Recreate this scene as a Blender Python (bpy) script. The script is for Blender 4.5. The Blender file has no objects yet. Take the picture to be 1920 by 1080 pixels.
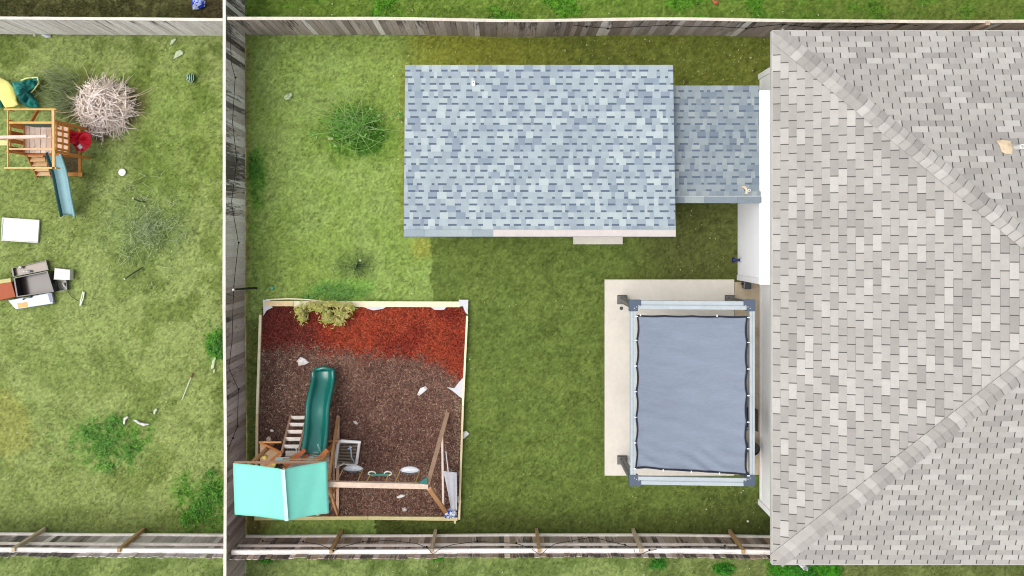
import bpy, math, random
import numpy as np
from mathutils import Vector
random.seed(7); rng = np.random.RandomState(11)
C = bpy.context.scene.collection
U = random.uniform
# ------------------------------------------------------------------ camera model
H = 24.7; F = 1843.0; CX, CY = 935.0, 440.0
GAIN = 1.5
def S(z): return F/(H-z)
def W(px, py, z=0.0):
    s = S(z); return Vector(((px-CX)/s, (CY-py)/s, z))
def s2l(c):
    c = c/255.0
    return c/12.92 if c <= 0.04045 else ((c+0.055)/1.055)**2.4
def T(r, g, b): return (s2l(r)/GAIN, s2l(g)/GAIN, s2l(b)/GAIN)

# ------------------------------------------------------------------ noise
def _h(ix, iy, s):
    v = np.sin(ix*127.1+iy*311.7+s*74.7)*43758.5453
    return v-np.floor(v)
def vn(x, y, sc, s=0):
    x = np.asarray(x, float)/sc; y = np.asarray(y, float)/sc
    ix = np.floor(x); iy = np.floor(y); fx = x-ix; fy = y-iy
    fx = fx*fx*(3-2*fx); fy = fy*fy*(3-2*fy)
    a = _h(ix, iy, s); b = _h(ix+1, iy, s); c = _h(ix, iy+1, s); d = _h(ix+1, iy+1, s)
    return (a*(1-fx)+b*fx)*(1-fy)+(c*(1-fx)+d*fx)*fy
def fb(x, y, sc, s=0, o=4):
    t = 0; a = 1; n = 0
    x = np.asarray(x, float); y = np.asarray(y, float)
    for k in range(o):
        t = t+a*vn(x*0.8+y*0.6, y*0.8-x*0.6, sc, s+k*3.1); n += a; a *= 0.55; sc *= 0.5
    return t/n
def ss(a, b, x):
    t = np.clip((np.asarray(x, float)-a)/(b-a), 0, 1); return t*t*(3-2*t)

# ------------------------------------------------------------------ mesh builder
class MB:
    def __init__(s): s.v = []; s.f = []; s.c = []
    def add(s, vs, fs, col=(1, 1, 1, 0)):
        n = len(s.v); s.v += [tuple(v) for v in vs]
        for f in fs: s.f.append([n+i for i in f]); s.c.append(col)
        return s
    def box(s, c, size, rot=0.0, col=(1, 1, 1, 0)):
        hx, hy, hz = size[0]/2, size[1]/2, size[2]/2
        cr, sr = math.cos(rot), math.sin(rot)
        vs = []
        for dz in (-hz, hz):
            for dx, dy in ((-hx, -hy), (hx, -hy), (hx, hy), (-hx, hy)):
                vs.append((c[0]+dx*cr-dy*sr, c[1]+dx*sr+dy*cr, c[2]+dz))
        return s.add(vs, [(3, 2, 1, 0), (4, 5, 6, 7), (0, 1, 5, 4), (1, 2, 6, 5), (2, 3, 7, 6), (3, 0, 4, 7)], col)
    def beam(s, a, b, w, h, col=(1, 1, 1, 0), up=(0, 0, 1)):
        a = Vector(a); b = Vector(b); d = (b-a).normalized(); u = Vector(up)
        r = d.cross(u)
        if r.length < 1e-3: r = d.cross(Vector((0, 1, 0)))
        r.normalize(); u = r.cross(d).normalized()
        vs = []
        for p in (a, b):
            for i, j in ((-1, -1), (1, -1), (1, 1), (-1, 1)): vs.append(p+r*(i*w/2)+u*(j*h/2))
        return s.add(vs, [(0, 1, 2, 3), (7, 6, 5, 4), (0, 4, 5, 1), (1, 5, 6, 2), (2, 6, 7, 3), (3, 7, 4, 0)], col)
    def tube(s, pts, r, n=5, taper=1.0, col=(1, 1, 1, 0), cap=True):
        pts = [Vector(p) for p in pts]; m = len(pts); base = len(s.v)
        for i, p in enumerate(pts):
            d = (pts[min(i+1, m-1)]-pts[max(i-1, 0)])
            if d.length < 1e-6: d = Vector((0, 0, 1))
            d.normalize(); a = d.cross(Vector((0, 0, 1)))
            if a.length < 1e-2: a = d.cross(Vector((0, 1, 0)))
            a.normalize(); b = a.cross(d)
            rr = r*(1+(taper-1)*i/max(1, m-1))
            for k in range(n):
                t = 2*math.pi*k/n; s.v.append(tuple(p+a*(rr*math.cos(t))+b*(rr*math.sin(t))))
        for i in range(m-1):
            for k in range(n):
                s.f.append([base+i*n+k, base+i*n+(k+1) % n, base+(i+1)*n+(k+1) % n, base+(i+1)*n+k]); s.c.append(col)
        if cap:
            s.f.append([base+k for k in range(n)][::-1]); s.c.append(col)
            s.f.append([base+(m-1)*n+k for k in range(n)]); s.c.append(col)
        return s
    def lathe(s, c, prof, n=20, col=(1, 1, 1, 0)):
        base = len(s.v)
        for r, z in prof:
            for k in range(n):
                t = 2*math.pi*k/n; s.v.append((c[0]+r*math.cos(t), c[1]+r*math.sin(t), c[2]+z))
        for i in range(len(prof)-1):
            for k in range(n):
                s.f.append([base+i*n+k, base+i*n+(k+1) % n, base+(i+1)*n+(k+1) % n, base+(i+1)*n+k]); s.c.append(col)
        s.f.append([base+k for k in range(n)][::-1]); s.c.append(col)
        s.f.append([base+(len(prof)-1)*n+k for k in range(n)]); s.c.append(col)
        return s
    def prism(s, poly, z0, z1, col=(1, 1, 1, 0)):
        n = len(poly); vs = [(p[0], p[1], z0) for p in poly]+[(p[0], p[1], z1) for p in poly]
        fs = [list(range(n))[::-1], [n+i for i in range(n)]]+[(i, (i+1) % n, n+(i+1) % n, n+i) for i in range(n)]
        return s.add(vs, fs, col)

def mesh_from(name, v, f, cols=None, smooth=False):
    me = bpy.data.meshes.new(name); me.from_pydata([tuple(p) for p in v], [], f); me.update()
    if cols is not None:
        a = me.color_attributes.new('Col', 'FLOAT_COLOR', 'CORNER')
        cnt = np.array([len(x) for x in f]); cc = np.array([(list(c)+[0])[:4] for c in cols], dtype=np.float32)
        a.data.foreach_set('color', np.repeat(cc, cnt, axis=0).ravel())
    if smooth: me.polygons.foreach_set('use_smooth', [True]*len(me.polygons))
    return me
ROOT = {}
def tag(o, label=None, cat=None, group=None, kind=None):
    if label: o['label'] = label
    if cat: o['category'] = cat
    if group: o['group'] = group
    if kind: o['kind'] = kind
    return o
def thing(name, loc, label, cat, group=None):
    o = bpy.data.objects.new(name, None); C.objects.link(o); o.location = loc; o.empty_display_size = 0.2
    ROOT[o.name] = Vector(loc); return tag(o, label, cat, group)
def obj(name, mb, m, parent=None, loc=None, smooth=False, solid=0, bevel=0):
    org = ROOT[parent.name] if parent else Vector(loc if loc is not None else (0, 0, 0))
    v = [(p[0]-org.x, p[1]-org.y, p[2]-org.z) for p in mb.v]
    me = mesh_from(name, v, mb.f, mb.c, smooth)
    o = bpy.data.objects.new(name, me); C.objects.link(o); me.materials.append(m)
    ROOT[o.name] = org
    if parent: o.parent = parent
    else: o.location = org
    if solid:
        k = o.modifiers.new('solid', 'SOLIDIFY'); k.thickness = solid; k.offset = 0
    if bevel:
        k = o.modifiers.new('bevel', 'BEVEL'); k.width = bevel; k.segments = 2; k.limit_method = 'ANGLE'
    return o

# ------------------------------------------------------------------ materials
MC = {}
def mat(name, col=None, rough=0.8, ns=20.0, na=0.15, bump=0.0, bs=60.0, mould=False, stretch=(1, 1, 1), stain=None, spec=0.3, coat=0, metal=0, trans=0):
    if name in MC: return MC[name]
    m = bpy.data.materials.new(name); m.use_nodes = True; nt = m.node_tree; N = nt.nodes; L = nt.links
    bs_ = N['Principled BSDF']; bs_.inputs['Roughness'].default_value = rough
    bs_.inputs['Specular IOR Level'].default_value = spec; bs_.inputs['Metallic'].default_value = metal
    if coat: bs_.inputs['Coat Weight'].default_value = coat
    tc = N.new('ShaderNodeTexCoord'); mp = N.new('ShaderNodeMapping'); mp.inputs['Scale'].default_value = stretch
    geo = N.new('ShaderNodeNewGeometry')
    L.new(geo.outputs['Position'], mp.inputs['Vector'])
    if col is None:
        at = N.new('ShaderNodeVertexColor'); at.layer_name = 'Col'; src = at.outputs['Color']
    else:
        rg = N.new('ShaderNodeRGB'); rg.outputs[0].default_value = (*col, 1); src = rg.outputs[0]
    def noise(sc, det=4, vec=None, rough_=0.6):
        n = N.new('ShaderNodeTexNoise'); n.inputs['Scale'].default_value = sc; n.inputs['Detail'].default_value = det
        n.inputs['Roughness'].default_value = rough_
        L.new(vec or mp.outputs[0], n.inputs['Vector']); return n.outputs['Fac']
    def mr(v, a, b, c, d):
        n = N.new('ShaderNodeMapRange'); L.new(v, n.inputs[0])
        for i, k in enumerate((a, b, c, d)): n.inputs[i+1].default_value = k
        return n.outputs[0]
    def mulc(cs, fs):
        n = N.new('ShaderNodeVectorMath'); n.operation = 'SCALE'; L.new(cs, n.inputs[0]); L.new(fs, n.inputs['Scale']); return n.outputs[0]
    if na:
        src = mulc(src, mr(noise(ns), 0.3, 0.7, 1-na, 1+na))
        src = mulc(src, mr(noise(ns*7.3, 2), 0.3, 0.7, 1-na*0.7, 1+na*0.7))
    def mixc(a, fac, colb, mode='MIX'):
        n = N.new('ShaderNodeMix'); n.data_type = 'RGBA'; n.blend_type = mode
        L.new(fac, n.inputs[0]); L.new(a, n.inputs[6]); n.inputs[7].default_value = (*colb, 1); return n.outputs[2]
    if mould:
        st = noise(1.0, 5, None, 0.7)
        add = N.new('ShaderNodeMath'); add.operation = 'ADD'; L.new(st, add.inputs[0]); L.new(at.outputs['Alpha'], add.inputs[1])
        sx = N.new('ShaderNodeSeparateXYZ'); L.new(geo.outputs['Position'], sx.inputs[0]); zz = mr(sx.outputs['Z'], 0.2, 1.7, -0.07, 0.09)
        ad2 = N.new('ShaderNodeMath'); ad2.operation = 'ADD'; L.new(add.outputs[0], ad2.inputs[0]); L.new(zz, ad2.inputs[1])
        src = mixc(src, mr(ad2.outputs[0], 0.88, 1.02, 0.0, 0.85), (0.042, 0.034, 0.029))
    if stain:
        src = mixc(src, mr(noise(stain[0], 6, geo.outputs['Position']), stain[1], stain[2], 0, stain[3]), stain[4])
    L.new(src, bs_.inputs['Base Color'])
    if bump:
        b = N.new('ShaderNodeBump'); b.inputs['Strength'].default_value = bump; b.inputs['Distance'].default_value = 0.02
        L.new(noise(bs, 6), b.inputs['Height']); L.new(b.outputs[0], bs_.inputs['Normal'])
    if trans:
        tr = N.new('ShaderNodeBsdfTranslucent'); L.new(src, tr.inputs[0]); mx = N.new('ShaderNodeMixShader'); mx.inputs[0].default_value = trans
        L.new(bs_.outputs[0], mx.inputs[1]); L.new(tr.outputs[0], mx.inputs[2]); L.new(mx.outputs[0], N['Material Output'].inputs[0])
    MC[name] = m; return m

M_turf = mat('turf', None, 0.95, 17, 0.12, 0.5, 60, spec=0.1)
M_blade = mat('grass_blades', None, 0.8, 24, 0.10, spec=0.15, trans=0.25)
M_leaf = mat('leaves', None, 0.6, 14, 0.15, spec=0.25, trans=0.25)
M_twig = mat('twigs', None, 0.9, 12, 0.2)
M_mulch = mat('mulch', None, 0.95, 22, 0.35, 0.8, 70, spec=0.1)
M_wood = mat('weathered_wood', None, 0.9, 3.0, 0.22, 0.3, 30, mould=True, stretch=(26, 26, 1.6), spec=0.15)
M_lumber = mat('lumber', None, 0.75, 8, 0.12, 0.15, 30, spec=0.2)
M_rail = mat('rail_lumber', None, 0.85, 3.5, 0.13, 0.2, 40, spec=0.15)
M_shin = mat('house_shingles', None, 0.95, 5.0, 0.05, 0.35, 160, spec=0.15)
M_shed = mat('blue_shingles', None, 0.95, 5.0, 0.05, 0.35, 160, spec=0.15)
M_white = mat('white_siding', (0.9, 0.9, 0.9), 0.6, 2, 0.02)
M_conc = mat('concrete', T(233, 226, 213), 0.9, 1.2, 0.05, 0.15, 60, stain=(0.9, 0.60, 0.85, 0.30, T(170, 155, 130)))
M_conc2 = mat('tan_concrete', T(205, 188, 160), 0.9, 2.5, 0.09, 0.15, 60, stain=(1.8, 0.55, 0.8, 0.5, T(150, 120, 85)))
M_any = mat('painted', None, 0.55, 6, 0.06)
M_plastic = mat('plastic', None, 0.25, 3, 0.05, spec=0.55)
M_cloth = mat('cloth', None, 0.85, 10, 0.06, 0.3, 120)
M_metal = mat('powder_coated_metal', None, 0.5, 4, 0.07, stain=(7, 0.6, 0.75, 0.25, T(130, 135, 125)))

# ------------------------------------------------------------------ turf colours (turf, soil and weeds, plus shade painted in by house and front fence)
def lin(a):
    a = np.asarray(a, float)/255.0
    return np.where(a <= 0.04045, a/12.92, ((a+0.055)/1.055)**2.4)/GAIN
def mixm(c, m, col):
    m = np.asarray(m)[..., None]; return c*(1-m)+np.array(col, float)*m
def blob(gx, gy, x, y, rx, ry=None, s=0):
    ry = ry or rx
    d = np.sqrt(((gx-x)/rx)**2+((gy-y)/ry)**2)+(fb(gx, gy, 30, s+50)-0.5)*1.1
    return 1-ss(0.5, 1.05, d)
def turf(X, Y):
    gx = CX+X*S(0); gy = CY-Y*S(0)
    n1 = fb(gx, gy, 190, 1); n2 = fb(gx, gy, 42, 2); n3 = fb(gx, gy, 11, 3); n4 = vn(gx, gy, 3.2, 4)
    c = np.zeros(gx.shape+(3,))+np.array([144, 167, 90.])
    # neighbour's yard on the left
    L_ = gx < 440
    cl = np.zeros_like(c)+np.array([146, 162, 94.])
    cl = mixm(cl, ss(0.44, 0.62, n2)*0.75*(0.5+0.5*np.clip(ss(500, 100, gy)+ss(190, 330, gx)*0.8, 0, 1)), [106, 124, 58])
    cl = mixm(cl, ss(0.45, 0.7, n1)*0.5, [164, 178, 104])
    cl = mixm(cl, blob(gx, gy, 330, 250, 120, 160, 5)*0.35, [112, 138, 55])
    cl = mixm(cl, blob(gx, gy, 10, 800, 55, 90, 6)*0.4, [162, 154, 76])
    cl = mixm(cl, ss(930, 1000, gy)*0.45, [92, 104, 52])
    cl = mixm(cl, blob(gx, gy, 280, 430, 95, 85, 7)*0.35, [104, 126, 70])
    cl = mixm(cl, blob(gx, gy, 205, 830, 95, 60, 8)*ss(0.4, 0.65, n3)*0.6, [80, 142, 44])
    cl = mixm(cl, blob(gx, gy, 385, 940, 75, 60, 9)*ss(0.3, 0.55, n3)*0.65, [80, 142, 40])
    cl = mixm(cl, blob(gx, gy, 405, 645, 26, 40, 10)*0.85, [80, 148, 40])
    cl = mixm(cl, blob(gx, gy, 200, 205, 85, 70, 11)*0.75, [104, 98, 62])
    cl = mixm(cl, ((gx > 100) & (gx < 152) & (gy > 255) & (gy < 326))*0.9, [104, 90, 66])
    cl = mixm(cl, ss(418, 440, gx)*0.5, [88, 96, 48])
    # main yard: pale half
    cm = mixm(c, ss(0.4, 0.65, n2)*0.4, [126, 152, 66])
    cm = mixm(cm, ss(0.5, 0.7, n1)*0.4, [140, 160, 74])
    cm = mixm(cm, blob(gx, gy, 665, 250, 110, 70, 12)*0.55, [104, 136, 50])
    cm = mixm(cm, blob(gx, gy, 680, 255, 58, 40, 13)*0.75, [62, 112, 34])
    cm = mixm(cm, blob(gx, gy, 478, 340, 22, 90, 14)*0.6, [84, 140, 45])
    cm = mixm(cm, blob(gx, gy, 640, 545, 80, 25, 15)*0.4, [100, 160, 60])
    cm = mixm(cm, blob(gx, gy, 670, 495, 55, 30, 16)*0.4, [90, 110, 58])
    cm = mixm(cm, blob(gx, gy, 795, 465, 24, 34, 17)*0.55, [160, 156, 66])
    cm = mixm(cm, ss(745, 760, gx)*ss(125, 140, gy)*ss(450, 430, gy)*0.7, [126, 130, 48])
    cm = mixm(cm, ss(494, 484, gx)*ss(585, 620, gy)*0.75, [98, 108, 56])
    cm = mixm(cm, (1-ss(461, 472, gx+(n3-.5)*16))*0.55, [148, 132, 84])
    cm = mixm(cm, blob(gx, gy, 470, 985, 45, 25, 18)*0.7, [138, 128, 72])
    # main yard: dark half
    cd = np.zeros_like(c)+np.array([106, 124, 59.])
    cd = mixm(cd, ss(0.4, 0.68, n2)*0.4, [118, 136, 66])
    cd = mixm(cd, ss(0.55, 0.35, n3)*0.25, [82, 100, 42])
    cd = mixm(cd, ss(1120, 1290, gx+(n2-0.5)*120)*ss(620, 520, gy)*0.8, [90, 94, 50])  # browner ground in the house corner, with its soft shade painted in
    cd = mixm(cd, ss(930, 995, gy+(n2-0.5)*50)*0.65, [80, 88, 42])  # shadow of the front fence painted into the turf along it
    cd = mixm(cd, ss(1250, 1400, gx)*ss(905, 930, gy)*0.45, [78, 86, 44])  # darker towards the house, partly shade put into the turf colour
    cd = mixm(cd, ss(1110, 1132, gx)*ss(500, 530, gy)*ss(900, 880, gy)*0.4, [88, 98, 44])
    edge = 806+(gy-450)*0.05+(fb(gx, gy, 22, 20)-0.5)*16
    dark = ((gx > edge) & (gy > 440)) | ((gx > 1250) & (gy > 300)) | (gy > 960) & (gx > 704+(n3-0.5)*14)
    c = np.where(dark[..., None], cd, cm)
    # strip behind the shed
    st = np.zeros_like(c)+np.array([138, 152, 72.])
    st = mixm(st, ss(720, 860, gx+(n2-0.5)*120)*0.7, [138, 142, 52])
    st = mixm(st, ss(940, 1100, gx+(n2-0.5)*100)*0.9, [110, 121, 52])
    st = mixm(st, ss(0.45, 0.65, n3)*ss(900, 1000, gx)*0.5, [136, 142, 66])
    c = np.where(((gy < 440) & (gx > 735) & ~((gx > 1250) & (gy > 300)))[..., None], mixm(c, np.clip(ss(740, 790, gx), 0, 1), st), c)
    c = np.where(L_[..., None], cl, c)
    # beyond the back fence
    ct = np.zeros_like(c)+np.array([120, 146, 62.])
    ct = mixm(ct, ss(0.42, 0.6, n3)*0.6, [88, 116, 40])
    ct = mixm(ct, ss(0.55, 0.7, n2)*0.7, [88, 152, 40])
    ct = mixm(ct, ss(1300, 1700, gx)*0.35, [98, 104, 50])
    cb = np.zeros_like(c)+np.array([82, 84, 48.])
    cb = mixm(cb, ss(0.45, 0.6, n3)*0.6, [118, 118, 74])
    cb = mixm(cb, ss(330, 400, gx)*0.6, [84, 70, 52])
    c = np.where((gy < 64)[..., None], np.where((gx > 440)[..., None], ct, cb), c)
    # beyond the front fence
    cf = np.zeros_like(c)+np.array([138, 156, 90.])
    cf = mixm(cf, ss(0.42, 0.58, n2)*0.7, [98, 118, 58])
    cf = mixm(cf, ss(1150, 1500, gx)*0.5, [92, 96, 52])
    for (bx, by, br) in ((1235, 1055, 18), (1355, 1066, 24), (500, 1045, 14), (820, 1046, 16), (1490, 1060, 60), (1560, 1070, 30)):
        cf = mixm(cf, blob(gx, gy, bx, by, br, br*0.6, bx)*0.9, [62, 140, 30])
    c = np.where((gy > 1008)[..., None], cf, c)
    sp = ss(0.6, 0.78, vn(gx, gy, 5.0, 61))*ss(0.3, 0.6, fb(gx, gy, 34, 62))
    k = 1.08*(1+(n3-0.5)*0.2+(n4-0.5)*0.5+(vn(gx, gy, 2.1, 77)-0.5)*0.55)
    k = k*(1-0.26*sp)
    return lin(np.clip(c, 0, 255))*k[..., None]

def grid_object(name, xs, ys, zf, cf, m):
    Xg, Yg = np.meshgrid(xs, ys); nx, ny = len(xs), len(ys)
    Z = zf(Xg, Yg); co = np.stack([Xg, Yg, Z], -1).reshape(-1, 3).astype(np.float32)
    i = np.arange(nx-1)[None, :]+np.arange(ny-1)[:, None]*nx
    q = np.stack([i, i+1, i+nx+1, i+nx], -1).reshape(-1, 4).astype(np.int32)
    me = bpy.data.meshes.new(name); me.vertices.add(len(co)); me.vertices.foreach_set('co', co.ravel())
    me.loops.add(q.size); me.loops.foreach_set('vertex_index', q.ravel())
    me.polygons.add(len(q)); me.polygons.foreach_set('loop_start', np.arange(0, q.size, 4, dtype=np.int32))
    me.polygons.foreach_set('loop_total', np.full(len(q), 4, np.int32)); me.update(calc_edges=True)
    a = me.color_attributes.new('Col', 'FLOAT_COLOR', 'POINT')
    cc = np.ones((len(co), 4), np.float32); cc[:, :3] = cf(Xg, Yg).reshape(-1, 3); a.data.foreach_set('color', cc.ravel())
    me.polygons.foreach_set('use_smooth', [True]*len(me.polygons)); me.materials.append(m)
    o = bpy.data.objects.new(name, me); C.objects.link(o); return o
def tris_object(name, tri, col, m, quad=False):
    k = 4 if quad else 3; n = len(tri); me = bpy.data.meshes.new(name)
    me.vertices.add(n*k); me.vertices.foreach_set('co', tri.astype(np.float32).ravel())
    me.loops.add(n*k); me.loops.foreach_set('vertex_index', np.arange(n*k, dtype=np.int32))
    me.polygons.add(n); me.polygons.foreach_set('loop_start', np.arange(0, n*k, k, dtype=np.int32))
    me.polygons.foreach_set('loop_total', np.full(n, k, np.int32)); me.update(calc_edges=True)
    a = me.color_attributes.new('Col', 'FLOAT_COLOR', 'CORNER')
    cc = np.ones((n, 4), np.float32); cc[:, :3] = col; a.data.foreach_set('color', np.repeat(cc, k, axis=0).ravel())
    me.materials.append(m); o = bpy.data.objects.new(name, me); C.objects.link(o); return o

xs = np.concatenate([[-240, -120, -60, -30, -18], np.arange(-13.5, 14.0, 0.045), [18, 30, 60, 120, 240]])
ys = np.concatenate([[-240, -120, -60, -30, -14], np.arange(-9.4, 6.9, 0.045), [12, 30, 60, 120, 240]])
def gz(X, Y): return (fb(X, Y, 1.6, 31)-0.5)*0.05+(fb(X, Y, 0.22, 32)-0.5)*0.03-0.01
g = grid_object('ground', xs, ys, gz, turf, M_turf); tag(g, 'uneven lawn ground in pale and dark green patches', kind='structure')

def inpoly(px, py, poly):
    r = np.zeros(px.shape, bool); j = len(poly)-1
    for i in range(len(poly)):
        xi, yi = poly[i]; xj, yj = poly[j]
        if yi != yj: r ^= ((yi > py) != (yj > py)) & (px < (xj-xi)*(py-yi)/(yj-yi)+xi)
        j = i
    return r
BED = [(491, 570), (877, 570), (861, 972), (479, 972)]          # ground outline of the mulch bed, in photo pixels
def blocked(gx, gy):
    b = inpoly(gx, gy, BED)
    b |= (gx > 1132) & (gx < 1425) & (gy > 522) & (gy < 894)
    b |= (gx > 775) & (gx < 1232) & (gy > 160) & (gy < 432)
    b |= (gx > 1400) & (gy > 140) & (gy < 948)
    b |= (gx > 1240) & (gx < 1384) & (gy > 200) & (gy < 370)
    return b
# grass blades over the visible lawns: nobody could count them
n = 340000
X = rng.uniform(-13.2, 13.6, n); Y = rng.uniform(-8.8, 6.3, n)
gx = CX+X*S(0); gy = CY-Y*S(0); keep = ~blocked(gx, gy)
den = 0.7+0.3*ss(0.35, 0.6, fb(gx, gy, 60, 71)); keep &= rng.rand(n) < den
X, Y, gx, gy = X[keep], Y[keep], gx[keep], gy[keep]; n = len(X)
col = turf(X, Y); ang = rng.uniform(0, 2*np.pi, n); ln = rng.uniform(0.03, 0.075, n); wd = rng.uniform(0.008, 0.016, n)
weed = (col[:, 1] > col[:, 0]*1.9); ln = np.where(weed, ln*1.7, ln); wd = np.where(weed, wd*1.9, wd)
far = (gy < 40) & (gx < 420); ln = np.where(far, ln*2.6, ln)
tilt = rng.uniform(0.25, 1.25, n); z0 = gz(X, Y)-0.004
d = np.stack([np.cos(ang), np.sin(ang)], -1); p = np.stack([-np.sin(ang), np.cos(ang)], -1)
b0 = np.stack([X, Y, z0], -1); tri = np.zeros((n, 3, 3))
tri[:, 0, :] = b0; tri[:, 1, :] = b0; tri[:, 2, :] = b0
tri[:, 0, :2] += p*wd[:, None]/2; tri[:, 1, :2] -= p*wd[:, None]/2
tri[:, 2, :2] += d*(ln*np.cos(tilt))[:, None]; tri[:, 2, 2] += ln*np.sin(tilt)
var = rng.uniform(0.55, 1.55, n)[:, None]*np.stack([rng.uniform(0.92, 1.1, n), np.ones(n), rng.uniform(0.8, 1.15, n)], -1)
o = tris_object('grass', tri, np.clip(col*var, 0, 0.9), M_blade)
tag(o, 'short grass blades covering the lawns', 'grass', kind='stuff')
# pale fallen leaves and litter specks
pts = []
def scat(k, x0, y0, x1, y1):
    for _ in range(int(k*0.6)): pts.append((U(x0, x1), U(y0, y1)))
scat(210, 1090, 72, 1440, 118); scat(70, 740, 75, 1090, 120); scat(60, 1270, 130, 1420, 158); scat(80, 232, 385, 345, 500)
scat(60, 160, 740, 320, 840); scat(60, 462, 560, 480, 990); scat(90, 20, 80, 410, 480); scat(80, 20, 590, 410, 990)
scat(60, 880, 470, 1120, 980); scat(40, 1150, 910, 1440, 990); scat(50, 500, 80, 750, 540); scat(55, 875, 600, 885, 960)
scat(40, 1270, 390, 1380, 520); scat(50, 470, 2, 1900, 30); scat(40, 460, 1052, 1440, 1078); scat(35, 745, 130, 757, 330)
pa = np.array(pts); lx = (pa[:, 0]-CX)/S(0); ly = (CY-pa[:, 1])/S(0); n = len(lx)
q = np.zeros((n, 4, 3)); an = rng.uniform(0, 6.28, n); a_ = rng.uniform(0.008, 0.026, n); b_ = a_*rng.uniform(0.35, 0.9, n)
for k, (i, j) in enumerate(((-1, 0), (0, -1), (1, 0), (0, 1))):
    q[:, k, 0] = lx+i*a_*np.cos(an)-j*b_*np.sin(an); q[:, k, 1] = ly+i*a_*np.sin(an)+j*b_*np.cos(an)
    q[:, k, 2] = gz(lx, ly)+0.045+rng.uniform(-0.008, 0.008, n)
pal = np.array([T(206, 210, 160), T(226, 224, 200), T(186, 188, 120), T(170, 180, 110)])
o = tris_object('fallen_leaves', q, pal[rng.randint(0, 4, n)], M_leaf, True); tag(o, 'pale dry leaf specks scattered over the lawns', 'leaves', kind='stuff')

# ------------------------------------------------------------------ fences
def fence(name, label, a, b, facing, pal, mould, posts=(), railside=False, cap=True, capcol=T(236, 228, 214), wave=0.0, seed=0, hgt=1.83, railz=(0.2, 0.95, 1.5), group='weathered board fences', rot=0.0):
    """a, b: ends of the picket line (world xy); facing: unit normal towards the viewer's side."""
    a = Vector((a[0], a[1], 0)); b = Vector((b[0], b[1], 0)); d = (b-a); Ln = d.length; d.normalize(); f = Vector((facing[0], facing[1], 0))
    t = thing(name, (a+b)/2, label, 'fence', group)
    def off(s): return wave*(vn(np.array([s]), np.array([0.]), 3.4, seed)[0]-0.5)*2
    mb = MB(); s = 0.0; ang = math.atan2(d.y, d.x); k = 0
    while s < Ln-0.05:
        w = min(U(0.130, 0.148), Ln-s); hh = hgt+U(-0.018, 0.014)-0.03
        c = a+d*(s+w/2)+f*(off(s+w/2)*1.0+U(-0.004, 0.004))
        u = s/Ln; colr, mo = pal(u, k)
        x = U(-0.01, 0.01)
        # a thin board with clipped corners
        hw = w/2-0.003; pr = [(-hw, 0.02), (hw, 0.02), (hw, hh-0.03), (hw-0.03, hh), (-hw+0.03, hh), (-hw, hh-0.03)]
        vs = []
        for side in (-0.008, 0.008):
            for px_, pz in pr: q_ = c+d*px_+f*(side+off(s)*0*pz+x*pz); vs.append((q_.x, q_.y, pz))
        nn = len(pr)
        mb.add(vs, [list(range(nn))[::-1], [nn+i for i in range(nn)]]+[(i, (i+1) % nn, nn+(i+1) % nn, nn+i) for i in range(nn)], (*colr, mo))
        s += w; k += 1
    obj('pickets', mb, M_wood, t)
    bk = f if railside else -f
    ptz = [(Ln*i/24) for i in range(25)]
    rc = [(0.84, .78, .70), (0.82, .73, .65), (0.86, .81, .77)]
    for i, z in enumerate(railz):
        mb = MB(); wz = 0.10 if (railside and i == 2) else 0.05
        for j in range(24):
            p0 = a+d*ptz[j]+bk*(0.012+wz/2+0.0)+f*off(ptz[j]); p1 = a+d*ptz[j+1]+bk*(0.012+wz/2)+f*off(ptz[j+1])
            mb.beam((p0.x, p0.y, z), (p1.x, p1.y, z), wz, 0.085, rc[i % 3] if railside else T(130, 116, 104))
        obj('rail', mb, M_rail, t)
    if cap:
        mb = MB()
        for j in range(24):
            p0 = a+d*ptz[j]+f*off(ptz[j]); p1 = a+d*ptz[j+1]+f*off(ptz[j+1]); dz = U(-0.006, 0.006)
            mb.beam((p0.x, p0.y, hgt+0.01), (p1.x, p1.y, hgt+0.01), 0.070+U(-.004, .004), 0.035, capcol)
        obj('cap_rail', mb, M_rail, t)
    for (s_, lean) in posts:
        mb = MB(); p0 = a+d*s_+bk*(0.10 if railside else 0.055)+f*off(s_); p1 = p0+d*lean
        oc = T(206, 170, 124) if U(0, 1) < 0.6 else T(226, 206, 176)
        mb.beam((p0.x, p0.y, 0), (p1.x, p1.y, 1.62 if railside else 1.5), 0.09, 0.075 if railside else 0.07, (*oc, 0.2), up=(d.x, d.y, 0)); obj('post', mb, M_wood, t)
    return t
def mixt(a, b, k): return tuple(a[i]*(1-k)+b[i]*k for i in range(3))
WH, GR, BR, DK, TN = (0.82, 0.775, 0.745), T(212, 196, 190), T(150, 130, 118), T(110, 96, 88), T(226, 190, 146)
def pal_back(u, k):
    r = U(0, 1); base = mixt(GR, BR, 0.45+0.55*r)
    if u > 0.55: base = mixt(base, TN, 0.5*min(1, (u-0.55)*3)*U(0.5, 1.3))
    if U(0, 1) < 0.1: base = mixt(base, WH, 0.5)
    base = mixt(base, WH, 0.12); v = U(0.85, 1.5)
    return tuple(q*v for q in base), 0.28+0.16*U(-1, 1)-0.12*max(0, u-0.6)
def pal_side(u, k):      # u 0 at the top of the photograph, 1 at the bottom
    if u < 0.13: return mixt(BR, GR, U(0.3, 1)), 0.26
    if u < 0.42: return tuple(q*U(.75, 1.2) for q in [1]) and mixt(WH, GR, U(0, 1)), 0.43+0.2*U(-1, 1)
    if u < 0.52: return mixt(WH, GR, U(0.3, 1)), 0.2
    return (lambda v: tuple(q*v for q in mixt(GR, BR, U(0., .7))))(U(.8, 1.35)), 0.24+0.16*U(-1, 1)-(0.0 if U(0, 1) > .12 else 0.2)
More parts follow.
